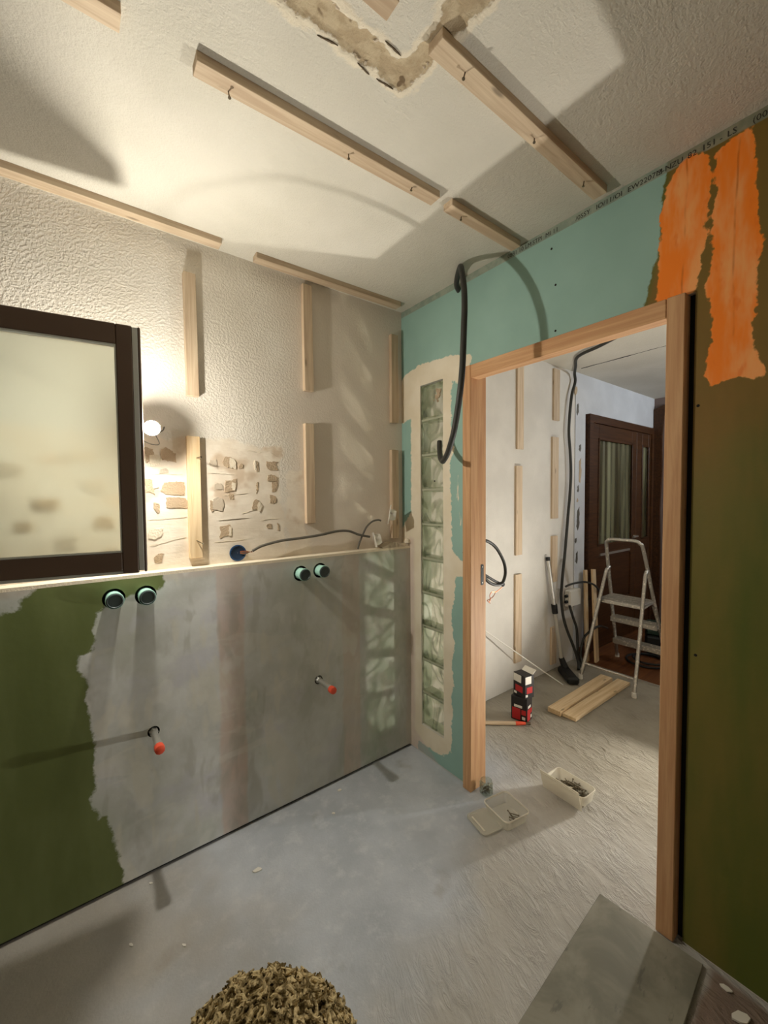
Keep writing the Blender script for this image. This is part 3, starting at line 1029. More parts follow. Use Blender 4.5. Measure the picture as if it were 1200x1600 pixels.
bme = block_mesh()
bme.materials.append(M['block_glass'].m)
rm = MB()
hw, hh = bw / 2 - .001, bh / 2 - .006
for a, b in (((-hw, -hh), (-hw + .008, hh)), ((hw - .008, -hh), (hw, hh)), ((-hw, -hh), (hw, -hh + .008)), ((-hw, hh - .008), (hw, hh))):
    rm.box((.013, a[0], a[1]), (.071, b[0], b[1]))
rme = rm.mesh('block_rim')
rme.materials.append(M['glass_rim'].m)
M['mortar'] = NT('grey_block_mortar', rgb(176, 178, 156), .7)
for i in range(NB):
    zc = GZ0 + bh * (i + .5)
    o = link('glass_block', bme, None, wd)
    o.location = (0, (GY0 + GY1) / 2, zc)
    q = link('block_rim', rme, None, o)
    if i < NB - 1:
        MB().box((.010, GY0, zc + bh / 2 - .005), (.074, GY1, zc + bh / 2 + .005)).build('mortar_joint', M['mortar'], wd)
for k, (y, z, a, b) in enumerate([(-.228, 1.985, .014, .026), (-.212, 1.968, .010, .014), (-.240, 1.998, .008, .012), (-.215, 2.005, .006, .010), (-.196, 1.952, .004, .005), (-.224, 1.948, .006, .007)]):
    poly = jag([(y - a, z - b * .4), (y, z - b), (y + a, z - b * .2), (y + a * .5, z + b), (y - a * .7, z + b * .6)], .006, .003, k + 60)
    MB().prism(poly, lambda u, v, t: (t, u, v), .001 - .0004 * k, .0065).build('mortar_splash', M['scar'], wd)

# unseen walls of the room and of the hall
structure(MB().box((XL - .1, YB - .1, 0), (XL, YW + .3, H)).build('wall_left', M['plain_plaster']), 'plain plaster wall on the window side end')
structure(MB().box((XL, YB - .1, 0), (0, YB, H)).build('wall_back', M['plain_plaster']), 'plain plaster wall behind the viewpoint')
us = lines(WT, 1.92, .1)
hl = MB().box((WT, YW - .004, 0), (1.93, YW, H)).build('wall_hall_left', M['hall_plaster'])
structure(hl, 'white hall wall with timber battens')
h2 = MB()
h2.box((1.93, YW - .012, 0), (2.10, YW, H))
h2.box((2.10, YW - .012, 2.165), (3.545, YW, H))
h2.box((3.545, YW - .012, 0), (XH, YW, H))
h2 = h2.build('wall_hall_door', M['hall_grey'])
structure(h2, 'cool white wall around the dark hall door')
structure(MB().box((XH, YH, 0), (XH + .1, YW + .3, H)).build('wall_hall_end', NT('end_wall_paint', rgb(120, 104, 98), .8)), 'dull brownish wall at the end of the hall')
structure(MB().box((WT, YH - .1, 0), (XH, YH, H)).build('wall_hall_right', M['hall_plaster']), 'white hall wall hidden behind the partition')
# trim: dark red curtain-like strip at the end wall
ctn = MB().prism([(.05, 2.38), (-.01, 2.40), (-.075, 2.42), (-.045, 2.30), (-.03, 2.1), (-.035, 1.7), (-.02, 1.3), (-.03, .8), (-.03, .02), (.05, .02)],
                 lambda u, v, t: (t, u, v), XH - .03, XH - .001)
structure(ctn.build('trim_2', M['dark_wood']), 'dark red-brown casing strip on the hall end wall')
# chipped strip where the partition was removed
for k, (x, z, a, b) in enumerate([(1.957, 2.186, .02, .05), (2.007, 1.859, .018, .03), (2.01, 1.66, .022, .11), (1.98, 1.50, .015, .03), (1.985, 1.24, .025, .10),
                                  (1.97, 1.40, .014, .02), (1.95, 1.05, .02, .02), (1.97, .90, .02, .05), (1.93, 2.34, .02, .04)]):
    poly = jag([(x - a, z - b * .6), (x, z - b), (x + a, z - b * .3), (x + a * .7, z + b), (x - a * .6, z + b * .8)], .02, .006, k)
    MB().prism(poly, lambda u, v, t: (u, t, v), YW - .0145, YW - .010).build('plaster_chip', M['scar'] if k % 3 == 2 else M['cable_mid'], h2)
bb = MB().box((2.0, YW - .03, 0), (2.14, YW - .012, .09)).build('baseboard_hall', M['floor_wood'])
structure(bb, 'short brown baseboard beside the hall door')

# ------------------------------------------------------------------ timber door frame
df = structure(empty('trim_1', (0, -.8665, 0)), 'raw timber frame lining the doorway')


def upright(name, y0, y1, z1, parent):
    # grain runs along local X, so the post is built lying and then stood up
    o = MB().box((0, y0, -.088), (z1, y1, .026), bev=.0025).build(name, M['frame_wood'], parent)
    o.rotation_euler = (0, -math.pi / 2, 0)
    return o


upright('jamb', -.469 + .8665, -.418 + .8665, 2.065, df)
upright('jamb', -1.315 + .8665, -1.265 + .8665, 2.065, df)
hd = MB().box((-.398, -.028, 2.003), (.3965, .026, 2.064), bev=.0025).build('header', M['frame_wood'], df)
hd.rotation_euler = (0, 0, math.pi / 2)
sp = MB().prism([(1.013 + .009 * (1 - math.cos(t)) if False else z, y) for z, y in ()] or
                [(.049, 1.016), (.053, 1.012), (.065, 1.012), (.069, 1.016), (.069, 1.110), (.065, 1.114), (.053, 1.114), (.049, 1.110)],
                lambda u, v, t: (u, t, v), -.4705 + .8665, -.4685 + .8665).build('strike_plate', M['black'], df)
for zz in (1.024, 1.102):
    MB().lathe([(.003, 0), (.003, .001)], (.059, -.4705 + .8665, zz), (0, -1, 0), 8).build('screw', M['steel'], sp)

# ------------------------------------------------------------------ battens
def batten(a, b, label, group, mat='pine', rot=0.0, screws=(), face='z', axis='x'):
    """a, b: world corners of the bar; the grain runs along its longest side"""
    a, b = Vector(a), Vector(b)
    cen = (a + b) / 2
    d = b - a
    if axis == 'x':
        L, hy, hz = d.x / 2, d.y / 2, d.z / 2
        e = empty('timber_batten', cen, rot, label, 'batten', group)
        o = MB().box((-L, -hy, -hz), (L, hy, hz), bev=.0012).build('bar', M[mat], e)
    else:
        L, hy, hx = d.z / 2, d.y / 2, d.x / 2
        e = empty('timber_batten', cen, 0, label, 'batten', group)
        o = MB().box((-L, -hy, -hx), (L, hy, hx), bev=.0012).build('bar', M[mat], e)
        o.rotation_euler = (0, -math.pi / 2 + rot, 0)
    for s in screws:
        # s: position on the bar (world), length it sticks out
        p = Vector(s[:3]) - cen
        ln = s[3]
        dr = Vector((random.uniform(-.35, .35), random.uniform(-.2, .2), -1)) if face == 'z' else Vector((random.uniform(.1, .5), -1, random.uniform(-.5, .1)))
        MB().lathe([(.0018, -.006), (.0018, ln - .004), (.0042, ln - .0012), (.0042, ln), (.001, ln)], p, dr, 8).build('screw', M['screw'], e)
    return e


G1 = 'timber battens on the bathroom ceiling'
zb, zt = H - .024, H + .0005
batten((-1.95, -.716, zb), (-1.4155, -.669, zt), 'ceiling batten at the top left corner, cut off by the frame', G1, screws=[(-1.53, -.69, zb, .018)])
batten((-1.2655, -.725, zb), (-.49, -.678, zt), 'long ceiling batten in the middle, left of the filled chase', G1, rot=R(-1.6),
       screws=[(-1.185, -.690, zb, .018), (-.84, -.70, zb, .014), (-.60, -.707, zb, .012)])
batten((-.838, -1.092, zb), (-.052, -1.045, zt), 'ceiling batten running from the filled chase to the print edge', G1,
       screws=[(-.74, -1.07, zb, .02), (-.44, -1.065, zb, .016), (-.165, -1.07, zb, .016)])
batten((-1.7, -1.085, zb), (-.957, -1.040, zt), 'ceiling batten whose tip shows at the top edge', G1)
batten((-.432, -.738, zb), (-.028, -.694, zt), 'short ceiling batten reaching the teal wall', G1, screws=[(-.36, -.714, zb, .014)])
batten((-2.4, -.022, zb), (-1.018, .026, zt), 'long batten in the wall and ceiling corner above the window', G1, rot=R(-.5), face='z')
batten((-.872, -.028, zb), (-.085, .020, zt), 'batten in the ceiling corner left of the teal wall', G1, rot=R(-1.2))
G2 = 'vertical timber battens on the plaster wall'
yf, yk = YW - .024, YW + .0005
batten((-1.149, yf, 1.868), (-1.103, yk, 2.360), 'upper vertical batten right of the window sash', G2, axis='z', rot=R(-.3))
batten((-1.153, yf, 1.202), (-1.104, yk, 1.704), 'lower vertical batten right of the window sash, nails bent', G2, mat='pine_pale', axis='z', face='y',
       screws=[(-1.118, yf, 1.616, .03), (-1.125, yf, 1.275, .045)])
batten((-.625, yf, 1.965), (-.578, yk, 2.470), 'upper vertical batten in the middle of the plaster wall', G2, axis='z', rot=R(-.4))
batten((-.625, yf, 1.322), (-.578, yk, 1.808), 'lower vertical batten in the middle of the plaster wall', G2, axis='z', rot=R(-.2))
batten((-.092, yf, 1.866), (-.044, yk, 2.355), 'upper vertical batten in the corner by the teal wall', G2, axis='z')
batten((-.094, yf, 1.213), (-.046, yk, 1.713), 'lower vertical batten in the corner above the sockets', G2, axis='z')
G3 = 'vertical battens on the hall wall'
hy0, hy1 = YW - .020, YW - .003
for (x0, x1, z0, z1, lb) in [(1.088, 1.165, 1.792, 2.43, 'top batten of the nearer hall row'), (1.076, 1.152, 1.003, 1.668, 'middle batten of the nearer hall row'),
                             (1.072, 1.150, .19, .858, 'bottom batten of the nearer hall row'), (1.578, 1.662, 2.055, 2.468, 'top batten of the farther hall row'),
                             (1.562, 1.652, 1.258, 1.92, 'second batten of the farther hall row'), (1.566, 1.646, .735, 1.115, 'third batten of the farther hall row'),
                             (1.566, 1.642, .05, .361, 'lowest batten of the farther hall row, behind the vacuum tube')]:
    batten((x0, hy0, z0), (x1, hy1, z1), lb, G3, axis='z')

# ------------------------------------------------------------------ opened window sash
sa = empty('window_sash', (-1.330, -.145, 1.197), R(-8.5), 'dark brown window sash with obscured glass, swung open to the wall', 'window sash')
SW, SH, ST = .80, .836, .046


def sbar(name, a, b, mat='frame_brown', bev=.003):
    return MB().box(a, b, bev=bev).build(name, M[mat], sa)


sbar('stile', (-.071, 0, 0), (-.024, ST, SH))
sbar('seal_strip', (-.024, .0012, .006), (-.008, ST, SH - .004), 'seal_grey', .001)
sbar('edge_lip', (-.008, .002, 0), (0, ST, SH))
sbar('stile', (-SW, 0, 0), (-SW + .07, ST, SH))
sbar('rail', (-SW + .07, 0, SH - .068), (-.071, ST, SH))
sbar('rail', (-SW + .07, 0, .008), (-.071, ST, .072))
sbar('drip_edge', (-SW, .004, -.002), (-.024, ST - .004, .008), 'seal_grey', .001)
for a, b in (((-SW + .07, .001, SH - .074), (-.071, .016, SH - .068)), ((-SW + .07, .001, .072), (-.071, .016, .078)), ((-.076, .001, .072), (-.071, .016, SH - .068))):
    sbar('glazing_bead', a, b, 'seal_grey', .001)
MB().box((-SW + .068, .018, .070), (-.069, .024, SH - .066)).build('pane', M['obscured'], sa)
hb = empty('hinge_bracket', (-2.12, .01, 1.30))
bpy.data.objects.remove(hb)
for zz in (.12, SH - .12):
    MB().lathe([(.009, -.04), (.009, .04)], (-SW - .004, ST * .6, zz), (0, 0, 1), 12).build('hinge', M['frame_brown'], sa)

# ------------------------------------------------------------------ bare bulb on its wires
BC = Vector((-1.296, -.090, 1.704))
bl = empty('bare_bulb', BC, 0, 'lit bare bulb hanging by wires beside the window sash', 'light bulb')
MB().lathe([(.004, -.021), (.012, -.018), (.0175, -.009), (.019, 0), (.0185, .006), (.0170, .012)], (0, 0, 0), (.22, .97, .03), 20).build('globe', M['bulb'], bl)
ax = Vector((.22, .97, .03)).normalized()
MB().lathe([(.0165, .0100), (.0262, .0080), (.0215, .030), (.0145, .046), (.0145, .072), (.009, .080)], (0, 0, 0), ax, 18).build('socket', M['white_plastic'], bl)  # socket collar flared wide to keep bulb light off the near wall
e0 = ax * .078
MB().tube(spline([e0, e0 + Vector((.012, .02, -.004)), Vector((.055, .130, .012)), Vector((.065, YW - BC.y - .002, .03))], 6), .0025, 6).build('wire', M['cable_mid'], bl)
MB().tube(spline([e0 + Vector((0, .0, -.006)), (.035, .08, -.045), (.01, .065, -.052), (-.012, .085, -.040), (-.02, YW - BC.y - .002, -.02)], 6), .0018, 6).build('wire', M['cable_mid'], bl)

# ------------------------------------------------------------------ black conduit hanging from the ceiling edge
pts = [(.004, -.37, 2.452), (-.03, -.386, 2.462), (-.06, -.42, 2.482), (-.12, -.492, 2.472), (-.17, -.545, 2.415), (-.215, -.598, 2.309), (-.25, -.632, 2.209),
       (-.275, -.651, 2.121), (-.29, -.661, 2.040), (-.298, -.662, 1.940), (-.295, -.648, 1.860), (-.27, -.607, 1.775), (-.25, -.568, 1.705), (-.215, -.505, 1.642),
       (-.185, -.452, 1.615), (-.155, -.412, 1.612), (-.118, -.362, 1.635), (-.092, -.330, 1.675), (-.075, -.313, 1.720)]
tag(MB().tube(spline(pts, 6), .0125, 14).build('hanging_conduit', M['cable_grey']), 'thick dark conduit hooked down from the ceiling edge by the glass blocks', 'conduit')

# ------------------------------------------------------------------ flush box, cable and loose sockets on the ledge
fb = empty('flush_box', (-.953, YW, 1.206), 0, 'blue round flush box in the wall above the ledge', 'junction box')
MB().lathe([(.036, .002), (.036, -.005), (.031, -.005), (.030, .001)], (0, 0, 0), (0, 1, 0), 24, False).build('rim', M['blue_box'], fb)
MB().lathe([(.0305, -.004), (.026, -.0015), (.001, -.001)], (0, 0, 0), (0, 1, 0), 24, False).build('cup', M['blue_dark'], fb)
for k in range(4):
    MB().tube(spline([(.01, -.002, .003 * k - .004), (.03, -.012, .004 * k - .006), (.058, -.022, .006 - .002 * k)], 5), .0016, 6).build('wire', M['copper'] if k % 2 else M['cable_mid'], fb)
tag(MB().tube(spline([(-.895, .043, 1.212), (-.85, .04, 1.232), (-.758, .042, 1.248), (-.66, .045, 1.253), (-.556, .04, 1.262), (-.46, .04, 1.275), (-.39, .038, 1.272),
                      (-.33, .035, 1.250), (-.262, .03, 1.234)], 8), .0062, 10).build('grey_cable', M['cable_mid']), 'grey cable arching above the ledge from the blue box to a socket', 'cable')
tag(MB().tube(spline([(-.325, .052, LEDGE + .004), (-.318, .048, 1.20), (-.30, .045, 1.24), (-.275, .042, 1.285), (-.24, .036, 1.315), (-.205, .032, 1.322), (-.186, .03, 1.318)], 8), .0050, 10)
    .build('short_cable', M['cable_mid']), 'short grey cable rising from the ledge to the upper socket', 'cable')


def socket_plate(loc, rot, label):
    e = empty('loose_socket', loc, 0, label, 'socket', 'loose wall sockets in the corner')
    e.rotation_euler = rot
    e.scale = (1.25, 1.25, 1.25)
    MB().box((-.033, 0, -.033), (.033, .0035, .033), bev=.001).build('mounting_plate', M['white_plastic'], e)
    MB().lathe([(.024, .003), (.024, .020), (.020, .030), (.013, .030), (.012, .018), (.001, .018)], (0, 0, 0), (0, 1, 0), 22).build('socket_body', M['white_plastic'], e)
    for s in (-1, 1):
        MB().box((s * .027 - .004, .004, -.005), (s * .027 + .004, .009, .005)).build('claw', M['steel'], e)
    MB().lathe([(.009, .0185), (.009, .0195)], (0, 0, 0), (0, 1, 0), 14).build('contact_hole', M['dark_gap'], e)
    return e


def basis(d, zt_):
    y = Vector(d).normalized()
    z = Vector(zt_)
    z = (z - y * z.dot(y)).normalized()
    x = y.cross(z)
    return Matrix((x, y, z)).transposed().to_euler()


socket_plate((-.152, .0, 1.352), basis((.80, -.58, -.16), (.35, .28, .80)), 'upper loose white socket hanging in the wall corner')
socket_plate((-.232, .030, 1.214), basis((.86, -.45, .22), (.05, .10, .98)), 'lower loose white socket lying on the ledge')
lp = MB().prism(jag([(-.195, .004), (-.004, .004), (-.004, .062), (-.06, .06), (-.18, .055)], .012, .003, 5), lambda u, v, t: (u, v, t + (.012 * math.sin(u * 40) * (t > LEDGE))), LEDGE - .002, LEDGE + .018)
tag(lp.build('filler_lump', M['scar_grey']), 'lump of pale filler on the ledge corner', 'filler')
tag(MB().lathe([(.002, 0), (.016, .002), (.018, .012), (.011, .024), (.002, .028)], (-.012, .012, LEDGE + .015), (0, 0, 1), 7).build('filler_blob', M['scar_pale']),
    'cream blob of filler against the teal wall above the ledge', 'filler')

# ------------------------------------------------------------------ hall: cable loop at the jamb
lc = empty('cable_loop', (.10, -.40, 1.10), 0, 'dark cable loop with bare ends dangling behind the left jamb', 'cable')
o_ = Vector((.10, -.40, 1.10))
MB().tube([p - o_ for p in spline([(WT, -.36, 1.235), (.15, -.405, 1.222), (.215, -.40, 1.200), (.262, -.40, 1.168), (.305, -.40, 1.118), (.330, -.40, 1.075), (.338, -.40, 1.030),
                                   (.325, -.40, .992), (.300, -.40, .972), (.25, -.40, .975), (.20, -.40, .995), (.165, -.40, 1.024), (.14, -.40, 1.06), (.13, -.395, 1.10)], 8)], .0085, 10).build('loop', M['cable_grey'], lc)
MB().tube([p - o_ for p in spline([(.13, -.385, 1.06), (.16, -.388, 1.045), (.21, -.39, 1.018), (.26, -.39, .992), (.306, -.392, .972)], 6)], .0075, 10).build('strand', M['cable_grey'], lc)
MB().lathe([(.010, 0), (.012, .004), (.012, .022), (.008, .026)], Vector((.305, -.395, .975)) - o_, (.8, 0, -.45), 10).build('end_sleeve', M['black'], lc)
MB().tube([p - o_ for p in spline([(.31, -.40, .955), (.285, -.40, .945), (.255, -.40, .936), (.225, -.40, .942), (.205, -.40, .925), (.21, -.40, .905), (.20, -.40, .89)], 6)], .0020, 6).build('wire', M['copper'], lc)
MB().tube([p - o_ for p in spline([(.255, -.40, .938), (.235, -.40, .915), (.205, -.40, .905), (.185, -.40, .90), (.21, -.40, .882)], 6)], .0020, 6).build('wire', M['copper'], lc)

# ------------------------------------------------------------------ hall: installation cables and white box
hy = .030
tag(MB().tube(spline([(1.30, -.62, 2.485), (1.407, -.39, 2.480), (1.499, -.185, 2.478), (1.72, -.05, 2.475), (1.84, .02, 2.46), (1.868, hy, 2.40), (1.812, hy, 2.268), (1.775, hy, 1.999),
                      (1.80, hy, 1.80), (1.813, hy, 1.628), (1.80, hy, 1.45), (1.777, hy, 1.306), (1.732, hy, .986), (1.695, hy, .776), (1.680, hy, .66)], 8), .0115, 10)
    .build('hall_cable', M['cable_grey']), 'dark cable running from the hall ceiling down to the white box', 'cable')
jb = empty('junction_box', (1.86, YW - .012, .57), 0, 'white junction box low on the hall wall', 'junction box')
MB().box((-.085, -.045, -.07), (.095, 0, .07), bev=.006).build('housing', M['white_plastic'], jb)
MB().box((-.08, -.050, -.065), (.09, -.045, .065), bev=.002).build('cover', M['white_plastic'], jb)
for k in (-1, 1):
    MB().lathe([(.013, 0), (.013, .02), (.011, .024)], (-.085, -.022, .025 * k), (-1, 0, 0), 12).build('cable_gland', M['black'], jb)
tag(MB().tube(spline([(1.680, hy, .66), (1.676, hy, .60), (1.69, .02, .45), (1.715, .0, .33), (1.77, -.03, .18), (1.79, -.06, .06), (1.74, -.09, .015)], 8), .0115, 10)
    .build('floor_conduit', M['cable_grey']), 'dark conduit dropping from the white box to the hall floor, left one', 'conduit')
tag(MB().tube(spline([(1.78, .015, .52), (1.81, .0, .42), (1.835, -.02, .32), (1.835, -.03, .19), (1.80, -.06, .07), (1.76, -.12, .014)], 8), .0105, 10)
    .build('floor_conduit', M['cable_grey']), 'dark conduit dropping from the white box to the hall floor, right one', 'conduit')
tag(MB().tube(spline([(1.706, .010, .688), (1.75, -.01, .705), (1.86, -.03, .71), (1.95, -.045, .701), (2.06, -.055, .665), (2.16, -.05, .60), (2.22, -.03, .54)], 8), .0085, 10)
    .build('bowed_cable', M['cable_grey']), 'dark cable bowing right from the hall cable across the leaning boards', 'cable')
tag(MB().tube(spline([(1.80, -.10, .02), (1.80, -.075, .126), (1.866, -.07, .246), (1.974, -.09, .30), (2.08, -.10, .309), (2.20, -.09, .27), (2.26, -.08, .25)], 8), .0095, 10)
    .build('floor_cable', M['cable_grey']), 'dark cable arching from the floor over the leaning boards', 'cable')

# ------------------------------------------------------------------ hall: dark glazed door
dr = structure(empty('door_1', (2.85, YW - .012, 0)), 'dark brown wooden hall door with ribbed glass panes')
dx0, dx1, dz1 = 2.125 - 2.85, 3.545 - 2.85, 2.165
fr = MB()
fr.box((dx0, -.03, 0), (dx0 + .07, .02, dz1))
fr.box((dx1 - .05, -.03, 0), (dx1, .02, dz1))
fr.box((dx0 + .07, -.03, dz1 - .07), (dx1 - .05, .02, dz1))
fr.build('casing', M['dark_wood'], dr)


def leaf(x0, x1, px0, px1, nm):
    lf = MB()
    z1 = dz1 - .072
    lf.box((x0, -.018, .01), (px0, .012, z1), bev=.003)
    lf.box((px1, -.018, .01), (x1, .012, z1), bev=.003)
    lf.box((px0, -.018, 1.955), (px1, .012, z1), bev=.003)
    lf.box((px0, -.018, .01), (px1, .012, .42), bev=.003)
    lf.box((px0, -.018, .86), (px1, .012, .98), bev=.003)
    o = lf.build(nm, M['dark_wood'], dr)
    MB().box((px0 - .003, -.004, .975), (px1 + .003, .004, 1.958)).build('pane', M['ribbed'], o)
    MB().box((px0 - .002, -.006, .415), (px1 + .002, .006, .865)).build('panel', M['dark_wood'], o)
    md_ = MB()
    md_.box((px0 - .012, -.026, .975), (px0 + .006, -.017, 1.965), bev=.003)
    md_.box((px1 - .006, -.026, .975), (px1 + .012, -.017, 1.965), bev=.003)
    md_.box((px0 - .012, -.026, 1.948), (px1 + .012, -.017, 1.966), bev=.003)
    md_.box((px0 - .012, -.026, .972), (px1 + .012, -.017, .990), bev=.003)
    md_.build('moulding', M['dark_wood'], o)
    return o


l1 = leaf(dx0 + .072, 3.13 - 2.85, 2.315 - 2.85, 3.02 - 2.85, 'door_leaf')
leaf(3.135 - 2.85, dx1 - .052, 3.27 - 2.85, 3.43 - 2.85, 'side_leaf')
MB().tube(spline([(3.075 - 2.85, -.018, 1.02), (3.075 - 2.85, -.06, 1.02), (3.04 - 2.85, -.065, 1.02), (2.97 - 2.85, -.06, 1.015)], 5), .009, 10).build('handle', M['steel'], l1)
MB().box((2.36 - 2.85, -.028, .88), (2.98 - 2.85, -.018, .90)).build('weather_bar', M['steel'], l1)

# ------------------------------------------------------------------ hall: step ladder
ld = empty('step_ladder', (1.93, -.36, 0), 0, 'paint-spattered aluminium step ladder standing in the hall', 'ladder')
LO = Vector((1.93, -.36, 0))


def ltube(name, pts, r, mat='alu', n=10):
    return MB().tube([Vector(p) - LO for p in pts], r, n).build(name, M[mat], ld)


def lerp(a, b, t):
    return Vector(a) + (Vector(b) - Vector(a)) * t


FLb, FLt = Vector((1.62, -.168, .0)), Vector((1.872, -.232, .80))
FRb, FRt = Vector((1.62, -.556, .0)), Vector((1.872, -.520, .80))
ltube('support_leg', spline([FLb + Vector((0, 0, .01)), lerp(FLb, FLt, .5), FLt, FLt + Vector((.03, -.004, .05)), FLt + Vector((.055, -.008, .065))], 6), .013)
ltube('support_leg', spline([FRb + Vector((0, 0, .01)), lerp(FRb, FRt, .5), FRt, FRt + Vector((.03, .004, .05)), FRt + Vector((.055, .008, .065))], 6), .013)
ltube('cross_bar', [lerp(FLb, FLt, .145), lerp(FRb, FRt, .145)], .009)
for p in (FLb, FRb):
    MB().lathe([(.017, 0), (.018, .004), (.016, .035)], p - LO, (0, 0, 1), 12).build('rubber_foot', M['white_plastic'], ld)
BLb, BLt = Vector((2.30, -.150, .0)), Vector((1.955, -.205, 1.0))
BRb, BRt = Vector((2.30, -.545, .0)), Vector((1.955, -.480, 1.0))
hoop = [BLb + Vector((0, 0, .01)), lerp(BLb, BLt, .5), BLt, (1.925, -.222, 1.07), (1.918, -.255, 1.088), (1.917, -.345, 1.09), (1.918, -.43, 1.088), (1.925, -.463, 1.068), BRt, lerp(BRb, BRt, .5), BRb + Vector((0, 0, .01))]
ltube('rail_hoop', spline(hoop, 6), .0135)
for p in (BLb, BRb):
    MB().lathe([(.017, 0), (.018, .004), (.016, .035)], p - LO, (0, 0, 1), 12).build('rubber_foot', M['white_plastic'], ld)


def step(z, dx0_, dx1_, th, name):
    t = z
    a, b_2 = lerp(BLb, BLt, t), lerp(BRb, BRt, t)
    e = MB().box((a.x + dx0_ - LO.x, b_2.y - .004 - LO.y, z - th), (a.x + dx1_ - LO.x, a.y + .004 - LO.y, z), bev=.004)
    for k in range(4):
        xx = a.x + dx0_ + (dx1_ - dx0_) * (k + .5) / 4 - LO.x
        e.box((xx - .004, b_2.y + .01 - LO.y, z - .001), (xx + .004, a.y - .01 - LO.y, z + .003))
    return e.build(name, M['alu'], ld)


step(.61, -.25, .03, .028, 'platform')
step(.41, -.045, .045, .045, 'tread')
step(.20, -.045, .045, .045, 'tread')
for s in (0, 1):
    a = lerp(FLb, FLt, .74) if s == 0 else lerp(FRb, FRt, .74)
    b = lerp(BLb, BLt, .60) if s == 0 else lerp(BRb, BRt, .60)
    ltube('side_brace', [a, b], .006)
    q = (lerp(BLb, BLt, .60), lerp(BLb, BLt, .36)) if s == 0 else (lerp(BRb, BRt, .60), lerp(BRb, BRt, .36))
    ltube('gusset', [q[0] + Vector((-.02, 0, -.03)), q[1] + Vector((.01, 0, .0))], .009)

# ------------------------------------------------------------------ hall: other things
va = empty('vacuum_tube', (1.49, .03, 0), 0, 'chrome vacuum tube with black floor nozzle leaning on the hall wall', 'vacuum tube')
VO = Vector((1.49, .03, 0))
t0, t1 = Vector((1.487, .040, .945)), Vector((1.600, -.018, .125))
MB().tube([t0 - VO, lerp(t0, t1, .5) - VO], .0145, 12).build('inner_tube', M['steel'], va)
MB().tube([lerp(t0, t1, .5) - VO, t1 - VO], .0175, 12).build('outer_tube', M['steel'], va)
MB().tube([t0 - VO + Vector((0, 0, .006)), t0 - VO - (t1 - t0).normalized() * -.02], .0175, 12).build('end_ring', M['black'], va)
MB().tube([lerp(t0, t1, .46) - VO, lerp(t0, t1, .55) - VO], .023, 12).build('slider', M['black'], va)
MB().tube([t1 - VO, Vector((1.61, -.035, .07)) - VO, Vector((1.60, -.06, .045)) - VO], [.021, .026, .026], 12).build('neck', M['black'], va)
nz_ = MB().box((-.14, -.045, 0), (.10, .045, .055), Matrix.Translation(Vector((1.555, -.095, .002)) - VO) @ Matrix.Rotation(R(48), 4, 'Z'), bev=.014)
nz_.build('floor_nozzle', M['black'], va)

tag(MB().tube([(.55, YW - .022, .625), (1.398, -.146, .006)], .0042, 8).build('thin_rod', M['white_plastic']), 'thin pale rod leaning from the hall floor to the wall', 'rod')


def board(a, b, w, th, label, group, tilt=0.0, mat='pine_pale', nrm=(0, 0, 1)):
    a, b = Vector(a), Vector(b)
    x = (b - a).normalized()
    z = Vector(nrm)
    z = (z - x * z.dot(x)).normalized()
    y = z.cross(x)
    L = (b - a).length
    o = MB().box((-L / 2, -w / 2, 0), (L / 2, w / 2, th), bev=.0015).build('timber_board', M[mat])
    c_ = (a + b) / 2
    o.matrix_world = Matrix(((x.x, y.x, z.x, c_.x), (x.y, y.y, z.y, c_.y), (x.z, y.z, z.z, c_.z), (0, 0, 0, 1)))
    return tag(o, label, 'board', group)


board((.965, -.325, .0), (1.755, -.305, .0), .088, .032, 'thicker pine board on the hall floor, farther from the doorway', 'pine boards on the hall floor')
board((.985, -.418, .0), (1.80, -.412, .0), .090, .022, 'thinner pine board on the hall floor, with the cut corner', 'pine boards on the hall floor')
board((1.985, -.03, .0), (2.055, .030, .785), .045, .018, 'narrow board leaning beside the dark door', 'boards leaning by the hall door', nrm=(0, -1, .2))
board((2.040, -.085, .0), (2.145, .004, .785), .085, .018, 'wide board leaning beside the dark door', 'boards leaning by the hall door', nrm=(.2, -1, .2))


def carton(name, loc, rz, dims, label):
    e = empty(name, loc, rz, label, 'box', 'printed cartons in the hall')
    w, d, h = dims
    MB().box((-w / 2, -d / 2, 0), (w / 2, d / 2, h), bev=.002).build('carton', CART, e)
    lab = [[('red_panel', -.42, .10, .05, .52), ('white_panel', -.30, .20, .56, .66), ('red_panel', .16, .44, .30, .50), ('white_panel', .20, .40, .10, .22)],
           [('white_panel', -.46, .18, .64, .97), ('red_panel', -.30, .30, .22, .50), ('white_panel', -.42, -.20, .08, .18)]][len(CARTS) % 2]
    CARTS.append(e)
    for k, (nm, a, b, z0, z1) in enumerate(lab):
        MB().box((a * w, -d / 2 - .0012, z0 * h), (b * w, -d / 2, z1 * h)).build(nm, M['carton_red' if nm[0] == 'r' else 'white_plastic'], e)
        MB().box((-w / 2 - .0012, -b * d, z0 * h), (-w / 2, -a * d, z1 * h)).build(nm, M['carton_red' if nm[0] == 'r' else 'white_plastic'], e)
    if len(CARTS) == 2:
        fl_ = MB().box((-.001, -d / 2 + .004, 0), (.001, d / 2 - .004, .04), Matrix.Translation((w / 2 - .01, 0, h)) @ Matrix.Rotation(R(55), 4, 'Y'))
        fl_.build('open_flap', M['white_plastic'], e)
    return e


